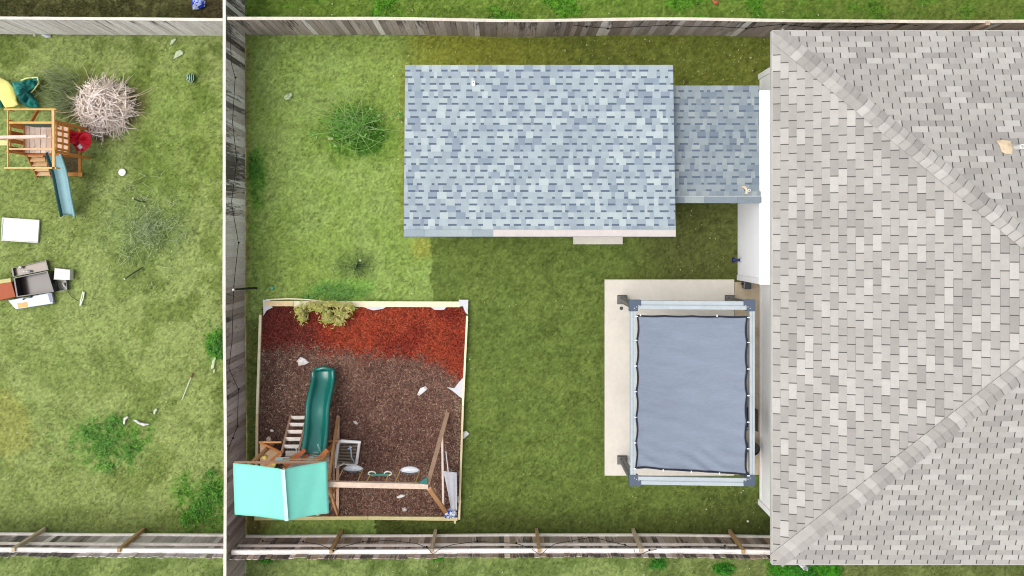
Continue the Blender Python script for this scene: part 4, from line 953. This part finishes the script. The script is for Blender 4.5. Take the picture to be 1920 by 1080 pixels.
def clump(px, py, n, sx, sy, cols, size, h=0.2, nb=60, bl=(0.1, 0.25)):
    def f(c, m1, m2):
        for _ in range(9): leaves(m2, c+Vector((random.gauss(0, .42)*sx, random.gauss(0, .42)*sy, 0)), int(n*.085), sx*.24, sy*.24, h, cols, size)
        leaves(m2, c, int(n*.25), sx, sy, h*.6, cols, size)
        for _ in range(nb):
            a = U(0, 6.28); r = abs(random.gauss(0, .5)); q = (c[0]+math.cos(a)*r*sx, c[1]+math.sin(a)*r*sy, 0.02); blades(m1, q, 2, .02, bl[0], bl[1], cols, .5, .007)
    return f
plant('weed_patch', 'bright green leafy weeds below the white rag in the left yard', 'weeds', 205, 828, clump(0, 0, 900, 1.2, 0.8, [T(92, 156, 50), T(76, 136, 40), T(112, 178, 66), T(130, 176, 84)], (0.02, 0.05), .15, 160), group='weed patches in the left yard')
plant('weed_patch', 'bright green leafy weeds in the lower corner of the left yard by the long fence', 'weeds', 388, 945, clump(0, 0, 900, 0.7, 0.85, [T(86, 152, 44), T(74, 134, 40), T(112, 176, 62)], (0.02, 0.05), .18, 120), group='weed patches in the left yard')
plant('weed_patch', 'small bright weed tuft at the long fence above the pale lying board', 'weeds', 405, 648, clump(0, 0, 500, 0.28, 0.42, [T(84, 160, 44), T(110, 180, 60), T(64, 120, 34)], (0.02, 0.045), .15, 40), group='weed patches in the left yard')
GG = [T(166, 186, 130), T(140, 162, 98), T(186, 200, 154), T(116, 138, 76)]
plant('tall_weeds', 'sprawling grey green weeds around the dark sticks in the left yard', 'weeds', 275, 430, clump(0, 0, 420, 1.2, 1.2, GG, (0.012, 0.028), .2, 260, (0.15, 0.4)))
def sp_wisp(c, m1, m2):
    for _ in range(150):
        a = U(1.9, 4.4); L_ = U(.3, .9); p = c+Vector((U(-.25, .4), U(-.45, .5), .05)); stem_line(m1, p, p+Vector((math.cos(a)*L_, math.sin(a)*L_*.8, U(.05, .3))), U(.05, .2), .006, random.choice([T(168, 184, 134), T(140, 160, 104), T(190, 200, 160)]), .3)
plant('dry_weeds', 'pale green wispy weeds at the left side of the brush pile', 'weeds', 128, 175, sp_wisp, merge=True)
def sp_sap(c, m1, m2):
    leaves(m2, c, 260, .5, .4, .35, [T(84, 116, 60), T(66, 96, 48), T(120, 150, 90)], (0.012, 0.03))
    for _ in range(14):
        a = U(0, 6.28); stem_line(m1, c, c+Vector((math.cos(a)*U(.2, .5), math.sin(a)*U(.2, .45), U(.2, .4))), .05, .006, T(70, 80, 50))
plant('young_sapling', 'thin dark leaved sapling in the pale lawn above the mulch bed', 'sapling', 670, 500, sp_sap)
plant('lawn_tuft', 'fresh green grass tuft just above the yellow green shrub', 'grass tuft', 640, 550, clump(0, 0, 500, .9, .25, [T(122, 178, 76), T(138, 186, 96), T(108, 160, 70)], (0.02, 0.045), .15, 120))
plant('weed_patch', 'bright green weeds at the foot of the long fence right of its streaked boards', 'weeds', 478, 320, clump(0, 0, 260, .14, .3, [T(84, 150, 48), T(110, 170, 60)], (0.02, 0.04), .15, 40))
for (x, y, s, lb) in ((1235, 1057, .2, 'small bright green clump below the fence under the swing side of the patio'), (1356, 1068, .28, 'bright green clump below the fence near the house corner'), (500, 1048, .15, 'small bright green clump below the fence under the turquoise roof'), (1500, 1068, .5, 'broad bright green clump beside the white rag under the grey roof edge')):
    plant('weed_clump', lb, 'weeds', x, y, clump(0, 0, int(1500*s), s, s*.6, [T(60, 146, 30), T(80, 166, 40), T(50, 116, 26)], (0.02, 0.045), .15, 30), group='green clumps below the front fence')

# brush pile
bp = thing('brush_pile', W(200, 205, 0), 'pile of bare pinkish grey twigs beside the wooden play frame', 'brush pile')
mb = MB(); mb2 = MB(); c = W(200, 203, 0); r_ = random.Random(5)
TWC = [(.74, .63, .57), (.66, .56, .5), (.8, .72, .66), (.5, .41, .36), (.7, .58, .5)]
for k in range(820):
    a = r_.uniform(0, 6.283); rr = (r_.random()**.55)*0.57; st = c+Vector((math.cos(a)*rr*1.05, math.sin(a)*rr*1.0, max(.02, .55*(1-rr/.7))*r_.uniform(.3, 1.1)))
    da = a+r_.gauss(0, 1.5); L_ = r_.uniform(.15, .5)*(1.0 if rr < .5 else .8); d = Vector((math.cos(da), math.sin(da), r_.uniform(-.25, .25))); cu = Vector((-d.y, d.x, r_.uniform(-.3, .3)))*r_.uniform(-.5, .5)
    pts = [st+d*(L_*t)+cu*(L_*t*t) for t in (0, .33, .66, 1)]
    for p in pts: p.z = max(.02, p.z)
    (mb if k % 2 else mb2).tube(pts, r_.uniform(.006, .011), 4, .5, col=r_.choice(TWC), cap=False)
for (x, y) in ((155, 120), (165, 145), (178, 128), (190, 135), (205, 125), (215, 130), (225, 122), (236, 150), (260, 165), (290, 165), (288, 160), (270, 205), (278, 212), (275, 222), (120, 172), (125, 180), (112, 225), (125, 240), (138, 250), (260, 245), (215, 262), (240, 258), (95, 208), (135, 150), (145, 160), (128, 215), (132, 232), (250, 140), (262, 185)):
    p1 = W(x, y, r_.uniform(.1, .35)); p0 = c.lerp(p1, .35); p0.z = .45; k = Vector((r_.uniform(-.1, .1), r_.uniform(-.1, .1), 0)); pts = [p0.lerp(p1, t)+k*math.sin(math.pi*t)+Vector((0, 0, .06*math.sin(math.pi*t))) for t in (0, .2, .4, .6, .8, 1)]
    mb.tube(pts, .010, 5, .4, col=T(218, 200, 176), cap=False)
for k in range(110):
    a = r_.uniform(0, 6.283); b = a+r_.uniform(.8, 2.2)*r_.choice((-1, 1)); R1, R2 = r_.uniform(.1, .75), r_.uniform(.3, .85)
    p0 = c+Vector((math.cos(a)*R1, math.sin(a)*R1, .6*(1-R1)+.12)); p1 = c+Vector((math.cos(b)*R2, math.sin(b)*R2, max(.05, .5*(1-R2)))); kk = Vector((r_.uniform(-.15, .15), r_.uniform(-.15, .15), .1))
    mb.tube([p0.lerp(p1, t)+kk*math.sin(math.pi*t) for t in (0, .2, .4, .6, .8, 1)], .011, 5, .5, col=r_.choice([(.8, .72, .66), (.72, .62, .54)]), cap=False)
obj('twigs', mb, M_twig, bp); obj('inner_twigs', mb2, M_twig, bp)

# ------------------------------------------------------------------ neighbour's play frame
O1, O2, O3 = T(222, 150, 78), T(232, 186, 104), T(190, 112, 56); PKW = T(226, 192, 168)
nf = thing('playset', W(75, 262, 0), 'orange wooden play frame with plank deck and open top bars beside the brush pile', 'play frame')
zt = 2.2
def nb(nm, a, b, w, h, c): return tb(nm, a, b, w, h, c, nf)
nb('top_bar', W(8, 205, zt), W(105, 205, zt), 0.035, 0.05, O2); nb('top_bar', W(8, 315, zt), W(106, 315, zt), 0.035, 0.05, T(236, 206, 136))
nb('top_bar', W(15, 208, zt), W(15, 314, zt), 0.025, 0.04, O2); nb('top_bar', W(100, 207, zt), W(101, 317, zt), 0.06, 0.05, T(232, 190, 130))
nb('swing_beam', W(-120, 259, zt+.05), W(88, 255.5, zt+.05), 0.06, 0.06, T(240, 216, 202)); nb('swing_beam', W(-120, 262, zt+.02), W(98, 258, zt+.02), 0.035, 0.06, PKW)
nx0, nx1, ny0, ny1 = -11.35, -10.29, 1.98, 2.58; nd = 1.2
for x in (nx0, nx1):
    for y in (ny0-.05, ny1+.05): nb('post', (x, y, 0), (x, y, 1.98), .06, .06, O1)
for (x, y) in ((W(15, 0, zt).x, W(0, 206, zt).y), (W(101, 0, zt).x, W(0, 206, zt).y), (W(101, 0, zt).x, W(0, 314, zt).y), (W(15, 0, zt).x, W(0, 314, zt).y)):
    nb('upright', (x, y, 1.9), (x, y, zt), .03, .03, O2)
mb = MB()
for k in range(8): mb.box((nx0+.07+.133*k, (ny0+ny1)/2, nd), (.122, ny1-ny0+.05, .03), 0, random.choice([T(246, 214, 190), T(250, 224, 204), T(236, 204, 180), T(246, 216, 194)]))
obj('deck', mb, M_lumber, nf)
nb('deck_beam', (nx0, ny0-.06, nd-.06), (nx1, ny0-.06, nd-.06), .04, .1, O3); nb('deck_beam', (nx0, ny1+.06, nd-.06), (nx1, ny1+.06, nd-.06), .04, .1, O3)
nb('rail', (nx0, ny1+.01, 1.96), (nx1, ny1+.01, 1.96), .05, .05, O2); nb('rail', (nx0, ny0-.0, 1.96), (nx1, ny0-.0, 1.96), .04, .05, T(236, 196, 150))
mb = MB(); mb.box((nx0+.62, ny1-.02, 1.6), (.6, .02, .55), 0, T(64, 92, 78)); obj('chalk_panel', mb, M_any, nf)
mb = MB()
for k in range(4): mb.box((nx0, ny0+.03+.18*k, 1.58), (.025, .095, .74), 0, (O3, T(206, 124, 64), T(180, 96, 44), O1)[k])
for z in (1.26, 1.9): mb.box((nx0+.024, (ny0+ny1)/2, z), (.02, ny1-ny0+.08, .06), 0, O1)
obj('slat_panel', mb, M_lumber, nf)
mb = MB()
for k in range(5): mb.box((nx1+.01, ny0+.02+.145*k, 1.58), (.02, .05, .72), 0, O1)
for z in (1.26, 1.58, 1.9): mb.box((nx1+.034, (ny0+ny1)/2, z), (.02, ny1-ny0+.12, .06), 0, T(228, 146, 70))
obj('lattice_panel', mb, M_lumber, nf)
for k in range(5):
    t = k/4.4; a = W(67, 290, 1.12).lerp(W(83, 329, .08), t); mb = MB(); mb.box(tuple(a), (.36, .10, .03), 0, random.choice([T(232, 194, 150), T(226, 178, 130), T(238, 208, 166)])); obj('tread', mb, M_lumber, nf)
nb('ladder_rail', W(51, 288, 1.15), W(71, 331, .05), .03, .08, O3); nb('ladder_rail', W(88, 288, 1.1), W(97, 331, .05), .03, .08, O3)
nb('ground_bar', W(150, 240, .3), W(150.5, 327, .3), .06, .09, O1); nb('ground_bar', W(100, 327, .3), W(152, 327, .3), .09, .09, O1); nb('brace', W(118, 238, 1.0), W(151, 252, .3), .06, .06, O1); nb('brace', W(100, 290, .9), W(150, 294, .4), .06, .1, O1)
nb('brace', W(58, 230, 1.4), W(72, 205, .5), .06, .06, O3); nb('post', W(150, 327, 0), W(150, 327, .4), .1, .1, T(232, 160, 82))
nb('side_rail', W(-60, 266, 1.7), W(14, 268, 1.7), .12, .03, T(244, 238, 170))
pth = []
for k in range(25):
    t = k/24; top = W(101, 283, 1.2); bot = W(132, 403, .1); p = top.lerp(bot, t); p.z = 1.2-1.08*(t**1.0)-.07*math.sin(t*2*math.pi)*.6+.05*max(0, t-.8)*4; p.x += .03*math.sin(t*math.pi)*1.2-.05*(1-t)*t; pth.append(tuple(p))
def cs_(f): return T(158, 200, 206) if .25 < f < .75 else (T(150, 196, 200) if f in (0., 1.) or f < .1 or f > .92 else T(14, 74, 74))
slide_obj(nf, pth, 0.32, 0.11, cs_, lip=.04, m=M_plastic)
crumple('red_tarp', 'crumpled red tarp with white scraps hanging on the play frame corner', 'tarp', [(126, 252), (134, 245), (150, 249), (160, 246), (171, 250), (173, 262), (170, 276), (160, 284), (148, 283), (140, 272), (128, 266)], .55, .28, [T(255, 40, 66), T(255, 76, 92), T(206, 20, 46)], 9, wr=2.0)
for (x, y, r, lb) in ((129, 259, .05, 'small white scrap at the left edge of the red tarp'), (150, 275, .075, 'white scrap lying on the lower part of the red tarp')):
    crumple('scrap', lb, 'scrap', [(x-r*70, y-1), (x, y-r*80), (x+r*60, y+1), (x, y+r*70)], .80, .03, [T(244, 240, 240)], int(x), 'white scraps on the red tarp')
# fallen canopy, yellow and green
crumple('yellow_canopy', 'bright yellow canvas canopy lying on the grass above the wooden play frame', 'canopy', [(-30, 140), (0, 145), (16, 153), (26, 164), (31, 176), (31, 188), (35, 196), (28, 200), (10, 202), (4, 192), (-6, 175), (-30, 172)], .25, .12, [T(252, 248, 150), T(250, 246, 140)], 15, wr=.5)
crumple('green_canopy', 'dark green canvas with yellow piping crumpled beside the yellow canopy', 'canopy', [(24, 155), (40, 151), (58, 146), (73, 146), (73, 158), (67, 167), (60, 174), (66, 182), (75, 196), (76, 203), (62, 204), (48, 199), (38, 190), (31, 176)], .22, .2, [T(36, 136, 122), T(20, 98, 92), T(64, 156, 146)], 22, trim=(6, 38, T(240, 244, 156)), wr=2.8)
crumple('green_flap', 'small dark green canvas flap at the left edge beside the yellow canopy', 'canopy', [(-20, 180), (0, 178), (3, 190), (5, 202), (-20, 204)], .2, .06, [T(24, 120, 104)], 23)

# ------------------------------------------------------------------ loose things in the left yard
def single(name, label, cat, mb, m, loc, group=None, bevel=0, smooth=False): return tag(obj(name, mb, m, loc=loc, bevel=bevel, smooth=smooth), label, cat, group)
# ball with stripes
p = W(358, 146, .12); bt = thing('striped_ball', (p.x, p.y, 0), 'dark green ball with white stripes on the grass near the fence corner', 'ball')
R = .118; mb = MB(); pr = [(R*math.sin(math.pi*k/14), -R*math.cos(math.pi*k/14)) for k in range(15)]; mb.lathe((p.x, p.y, R), [(max(r, .001), z) for r, z in pr], 24, T(22, 78, 44)); obj('ball', mb, M_plastic, bt, smooth=True)
mb = MB()
for k in range(5):
    ph = -.9+k*.45; mb.tube([(p.x+(R+.001)*math.sin(ph)*math.cos(t), p.y+(R+.001)*math.sin(t), R+(R+.001)*math.cos(ph)*math.cos(t)) for t in np.linspace(-1.35, 1.35 if k else 1.2, 14)], .006, 5, col=T(206, 230, 206))
obj('stripes', mb, M_plastic, bt)
p = W(229, 323, .05); mb = MB(); mb.lathe((p.x, p.y, .02), [(.075, 0), (.092, .015), (.092, .04), (.07, .05), (.03, .052)], 28, T(250, 250, 248)); single('flying_disc', 'round white disc on the lawn right of the blue slide', 'disc', mb, M_plastic, (p.x, p.y, 0), smooth=False)
# white panel with raised rim
pb = [W(4.5, 408.5, .06), W(74.5, 413, .06), W(71.5, 455, .06), W(2, 450.5, .06)]
tt = thing('white_table_top', (pb[0]+pb[2])/2, 'white rectangular folding table top lying on the lawn', 'table top')
mb = MB(); mb.prism([(v.x, v.y) for v in pb][::-1], .01, .055, T(226, 228, 232)); obj('panel', mb, M_plastic, tt, bevel=.012)
mb = MB(); pb2 = [v+Vector((0, 0, .0)) for v in pb]; cen = sum(pb2, Vector())/4; pb2 = [v.lerp(cen, .02) for v in pb2]; mb.tube(pb2+[pb2[0]], .02, 8, col=T(238, 238, 228)); obj('rim', mb, M_plastic, tt)
# junk cluster
def tray(name, label, cat, pts, z, h, cw, cb, grp='bins and boxes in the left yard', inner=.92, m=M_plastic):
    vs = [W(x, y, z+h) for x, y in pts]; cen = sum(vs, Vector())/4; t = thing(name, (cen.x, cen.y, z), label, cat, grp)
    inn = [cen+(v-cen)*inner for v in vs]; mb = MB(); n = 4
    V = [(v.x, v.y, z) for v in vs]+[(v.x, v.y, z+h) for v in vs]+[(v.x, v.y, z+h) for v in inn]+[(v.x, v.y, z+.02) for v in inn]
    F_ = [(i, (i+1) % 4, 4+(i+1) % 4, 4+i) for i in range(4)]+[(4+i, 4+(i+1) % 4, 8+(i+1) % 4, 8+i) for i in range(4)]+[(8+i, 8+(i+1) % 4, 12+(i+1) % 4, 12+i) for i in range(4)]+[(3, 2, 1, 0)]
    mb.add(V, F_, cw); obj('shell', mb, m, t)
    mb = MB(); mb.add([V[12], V[13], V[14], V[15]], [(0, 1, 2, 3)], cb); obj('bottom', mb, m, t); return t
tray('storage_bin', 'large black open bin in the middle of the junk heap', 'bin', [(25, 521), (89, 508), (101, 547), (31, 557)], .02, .34, T(34, 30, 28), T(66, 52, 46))
tray('grey_tray', 'grey brown shallow tray above the large black bin', 'tray', [(21, 503), (86, 488), (91, 506), (24, 519)], .02, .12, T(92, 84, 78), T(142, 122, 104))
tray('small_tray', 'small grey tray right of the large black bin', 'tray', [(103, 527), (124, 525), (126, 544), (105, 546)], .02, .14, T(80, 80, 74), T(132, 128, 116))
mb = MB(); v4 = [W(x, y, .3) for x, y in ((-12, 533), (22, 528), (30, 556), (-8, 565))]; mb.prism([(v.x, v.y) for v in v4][::-1], .02, .32, T(176, 84, 42)); mb.beam(v4[0]+Vector((0, .04, .03)), v4[1]+Vector((0, .04, .03)), .10, .03, T(206, 196, 130))
single('rusty_box', 'orange brown box with pale lid edge left of the large black bin', 'box', mb, M_any, (v4[0]+v4[2])/2-Vector((0, 0, .3)), 'bins and boxes in the left yard', .01)
mb = MB(); v4 = [W(x, y, .12) for x, y in ((15, 563), (96, 548), (100, 569), (30, 580))]; mb.prism([(v.x, v.y) for v in v4][::-1], .02, .14, T(208, 218, 232)); wb = thing('cooler_lid', (v4[0]+v4[2])/2-Vector((0, 0, .12)), 'pale blue white lid with dark handle below the large black bin', 'lid', 'bins and boxes in the left yard'); obj('shell', mb, M_plastic, wb, bevel=.015)
mb = MB(); mb.tube([W(43, 562, .16), W(46, 558, .2), W(56, 558, .2), W(60, 556, .16)], .016, 6, col=T(30, 32, 40)); obj('handle', mb, M_plastic, wb)
mb = MB(); mb.prism([tuple(W(x, y, .15))[:2] for x, y in ((32, 569), (50, 566), (52, 575), (34, 578))][::-1], .135, .146, T(238, 190, 116)); obj('patch', mb, M_any, wb)
mb = MB(); mb.prism([tuple(W(x, y, .15))[:2] for x, y in ((89, 551), (97, 549), (100, 566), (94, 567))][::-1], .135, .15, T(70, 86, 130)); obj('blue_end', mb, M_plastic, wb)
v4 = [W(x, y, .25) for x, y in ((103, 503), (131, 506), (131, 525), (101, 524))]; mb = MB(); mb.prism([(v.x, v.y) for v in v4][::-1], .04, .26, T(244, 240, 238)); mb.beam(W(113, 511, .265), W(124, 513, .265), .01, .004, T(206, 200, 200))
single('white_box', 'white paper box right of the large black bin', 'box', mb, M_any, (v4[0]+v4[2])/2-Vector((0, 0, .25)), 'bins and boxes in the left yard', .008)
def bit(name, label, cat, pts, z, h, c, seed, group='small litter in the yards'): return crumple(name, label, cat, pts, z, h, c, seed, group)
WHT = [T(244, 244, 238)]; PG = [T(214, 226, 196)]
bit('cup', 'small white cup on the grey brown tray', 'cup', [(35, 500), (38, 498), (41, 500), (41, 503), (38, 505), (35, 503)], .13, .06, WHT, 31, 'white scraps on the trays')
bit('paper_roll', 'white paper roll lying on the grey brown tray', 'paper', [(44, 507), (56, 507), (57, 511), (45, 511)], .13, .06, WHT, 32, 'white scraps on the trays')
bit('scrap', 'small white scrap on the small grey tray', 'scrap', [(117, 531), (120, 530), (124, 538), (121, 539)], .1, .05, WHT, 33, 'white scraps on the trays')
mb = MB(); mb.tube([W(127, 546, .04), W(134, 556, .05), (W(146, 564, .04))], .008, 5, col=T(40, 34, 30)); single('black_cord', 'short black cord curling from the small grey tray', 'cord', mb, M_plastic, W(134, 556, 0))
mb = MB(); mb.tube([W(150, 573, .05), W(153, 557, .05), W(156, 546, .05), W(158, 548, .05), W(156, 560, .05), W(151, 573, .05)], .018, 6, col=T(206, 226, 190)); single('plastic_strip', 'pale looped plastic strip on the lawn right of the junk heap', 'strip', mb, M_plastic, W(153, 560, 0))
bit('plastic_shard', 'smaller pale plastic shard near the top fence of the left yard', 'shard', [(319, 84), (321, 75), (328, 72), (330, 74), (324, 82)], .03, .02, [T(206, 222, 186)], 41)
bit('plastic_shard', 'larger pale plastic shard above the striped ball', 'shard', [(325, 111), (330, 97), (337, 93), (344, 97), (343, 102), (333, 107)], .03, .02, [T(204, 220, 180)], 42)
bit('white_litter', 'white crumpled litter at the foot of the light grey fence', 'litter', [(76, 63), (84, 64), (95, 66), (95, 70), (86, 71), (78, 66)], .04, .06, [T(228, 232, 236), T(190, 196, 206)], 43)
bit('white_litter', 'small pale litter ball at the foot of the light grey fence', 'litter', [(63, 64), (67, 63), (69, 66), (66, 69), (63, 68)], .03, .06, [T(226, 226, 200)], 44)
bit('pale_board', 'short pale board lying near the long fence in the left yard', 'board', [(400, 670), (405, 670), (401, 690), (397, 692), (395, 690)], .03, .025, [T(206, 226, 176)], 45)
bit('pale_scrap', 'pale scrap below the short pale board', 'scrap', [(400, 694), (404, 692), (403, 698), (400, 699)], .03, .02, [T(196, 216, 170)], 46)
bit('white_rag', 'white torn rag above the bright weeds in the left yard', 'rag', [(249, 787), (256, 787), (265, 792), (282, 795), (270, 799), (260, 795)], .05, .08, WHT, 47)
bit('white_rag', 'thin white rag end left of the torn rag', 'rag', [(232, 784), (239, 780), (241, 783), (236, 787), (234, 796), (231, 795)], .04, .05, WHT, 48)
bit('pale_scrap', 'pale green scrap above the torn rag', 'scrap', [(288, 770), (293, 765), (295, 768), (291, 777), (288, 776)], .04, .03, PG, 49)
mb = MB(); mb.tube([W(341, 750, .04), W(358, 708, .06)], .012, 6, col=T(214, 224, 196)); mb.tube([W(358, 707, .06), W(361, 699, .06)], .022, 6, col=T(150, 90, 52)); single('garden_stake', 'thin white stake with brown tip lying in the left yard', 'stake', mb, M_any, W(350, 725, 0))
for (a, b, c2, lb) in (((250, 372), (260, 377), (273, 379), 'short dark stick with pale ends in the sprawling weeds'), ((234, 523), (250, 512), (268, 501), 'longer dark stick with pale lower end below the sprawling weeds')):
    mb = MB(); mb.tube([W(*a, .12), W(*b, .16), W(*c2, .12)], .018, 6, col=T(28, 50, 34)); mb.lathe(tuple(W(*a, .11)), [(.001, -.02), (.028, 0), (.02, .03)], 8, T(214, 224, 190)); single('dark_stick', lb, 'stick', mb, M_any, W(*b, 0), 'dark sticks in the lawns')
mb = MB(); mb.tube([W(665, 508, .05), W(672, 492, .55)], .014, 6, col=T(24, 44, 34)); mb.lathe(tuple(W(676, 488, .55)), [(.01, 0), (.032, .02), (.02, .05)], 8, T(190, 210, 170)); single('dark_stick', 'dark stake with pale top standing in the sapling above the mulch bed', 'stick', mb, M_any, W(668, 500, 0), 'dark sticks in the lawns')
mb = MB(); mb.tube([W(481, 540, .4), W(460, 541, .8), W(436, 543, 1.75)], .03, 8, .7, col=T(24, 26, 26)); mb.lathe(tuple(W(438, 543, 1.75)), [(.02, 0), (.03, .02), (.02, .05)], 8, T(236, 236, 232)); single('garden_torch', 'black pole leaning against the long fence left of the mulch bed', 'pole', mb, M_any, W(470, 541, 0))
p = W(510, 540, .03); mb = MB(); mb.lathe((p.x, p.y, .03), [(.001, -.045), (.035, -.03), (.045, 0), (.035, .03), (.001, .045)], 12, T(92, 206, 176)); single('small_ball', 'small teal ball on the pale lawn above the mulch bed', 'ball', mb, M_plastic, (p.x, p.y, 0), smooth=True)
p = W(1402, 977, .03); mb = MB(); mb.lathe((p.x, p.y, .04), [(.001, -.04), (.026, -.026), (.034, 0), (.026, .026), (.001, .036)], 12, T(240, 242, 206)); single('small_ball', 'small white ball on dark lawn near the lower house corner', 'ball', mb, M_plastic, (p.x, p.y, 0), smooth=True)
bit('pale_bag', 'pale green bag at the end of the longest stem of the bright weed clump', 'bag', [(532, 184), (534, 178), (541, 176), (547, 172), (549, 178), (544, 186), (536, 188)], .06, .08, [T(214, 226, 186), T(190, 208, 160)], 51)
bit('pale_scrap', 'pale scrap under the bright weed clump', 'scrap', [(612, 254), (618, 256), (625, 257), (624, 262), (616, 262)], .04, .04, [T(206, 206, 150)], 52)
bit('blue_bag', 'blue and white plastic bag beyond the light grey fence', 'bag', [(360, -4), (372, -2), (386, 2), (385, 12), (374, 18), (362, 19), (361, 8)], .08, .16, [T(38, 74, 220), T(200, 214, 250), T(46, 90, 230)], 53)
bit('red_scrap', 'small orange red scrap beyond the back fence', 'scrap', [(1336, 0), (1342, 2), (1348, 1), (1346, 8), (1342, 9), (1338, 7)], .05, .06, [T(222, 110, 90)], 54)
bit('white_rag', 'white spotted rag poking out under the lower edge of the grey roof', 'rag', [(1494, 1054), (1508, 1058), (1516, 1062), (1514, 1070), (1506, 1068), (1500, 1062)], .08, .1, [T(246, 246, 246), T(170, 170, 170), T(246, 246, 246)], 55)
bit('white_rag', 'white rag on the dark mulch above the green slide', 'rag', [(557, 676), (564, 669), (574, 674), (580, 680), (572, 684), (560, 686)], .09, .05, [T(250, 246, 246), T(220, 212, 208)], 56)
bit('white_rag', 'white rag on the mulch near the right board of the bed', 'rag', [(782, 740), (788, 728), (798, 724), (802, 729), (794, 736), (786, 742)], .09, .04, [T(250, 246, 246), T(220, 212, 208)], 57)
bit('white_litter', 'white litter on the mulch below the trapeze bar', 'litter', [(744, 931), (752, 927), (760, 928), (758, 931), (750, 934), (744, 934)], .09, .04, WHT, 58)
bit('white_litter', 'small white scrap on the mulch above the white framed net', 'litter', [(662, 790), (667, 789), (671, 794), (669, 796), (665, 794)], .09, .04, WHT, 59)
bit('white_litter', 'pale spotted litter on the mulch left of the leaning swing leg', 'litter', [(754, 953), (760, 951), (764, 956), (760, 959), (755, 959)], .09, .05, [T(214, 204, 196)], 60)
bit('pale_stone', 'round pale stone on the mulch above the tan side table', 'stone', [(499, 822), (503, 818), (508, 820), (509, 826), (505, 829), (500, 827)], .08, .08, [T(236, 208, 190)], 61)
bit('white_litter', 'pale litter strip on the mulch near the left bed board', 'litter', [(506, 806), (510, 805), (514, 808), (511, 810), (507, 809)], .09, .03, WHT, 62)
bit('pale_board', 'short white board outside the right edge of the mulch bed', 'board', [(866, 811), (874, 808), (880, 813), (870, 823), (866, 822)], .04, .03, [T(226, 228, 222)], 63)

# ------------------------------------------------------------------ light, world, camera
sc = bpy.context.scene
w = bpy.data.worlds.new('World'); sc.world = w; w.use_nodes = True; nt = w.node_tree; bg = nt.nodes['Background']
sky = nt.nodes.new('ShaderNodeTexSky'); sky.sky_type = 'NISHITA'; sky.sun_disc = False
EL, AZ = 66, 262       # sun: compass angle measured clockwise from +Y
sky.sun_elevation = math.radians(EL); sky.sun_rotation = math.radians(AZ); sky.air_density = 1.0; sky.dust_density = 4.0; sky.ozone_density = 1.0
hs = nt.nodes.new('ShaderNodeHueSaturation'); hs.inputs['Saturation'].default_value = 0.35
nt.links.new(sky.outputs[0], hs.inputs['Color']); nt.links.new(hs.outputs[0], bg.inputs[0]); bg.inputs[1].default_value = 0.15
sd = bpy.data.lights.new('Sun', 'SUN'); sd.energy = 0.9; sd.angle = math.radians(60); sd.color = (1, 0.97, 0.92)
so = bpy.data.objects.new('Sun', sd); C.objects.link(so)
dr = Vector((math.sin(math.radians(AZ))*math.cos(math.radians(EL)), math.cos(math.radians(AZ))*math.cos(math.radians(EL)), math.sin(math.radians(EL))))
so.rotation_euler = dr.to_track_quat('Z', 'Y').to_euler(); so.location = dr*60
cd = bpy.data.cameras.new('Camera'); cam = bpy.data.objects.new('Camera', cd); C.objects.link(cam); sc.camera = cam
cam.location = (0, 0, H); cam.rotation_euler = (0, 0, 0); cd.sensor_width = 36; cd.lens = F/1920*36; cd.clip_end = 2000; cd.clip_start = 0.5
cd.shift_x = (960-CX)/1920; cd.shift_y = -(540-CY)/1920
sc.view_settings.view_transform = 'Standard'; sc.view_settings.look = 'None'; sc.view_settings.gamma = 1; sc.view_settings.exposure = 0.72
sc.cycles.filter_width = 1.05
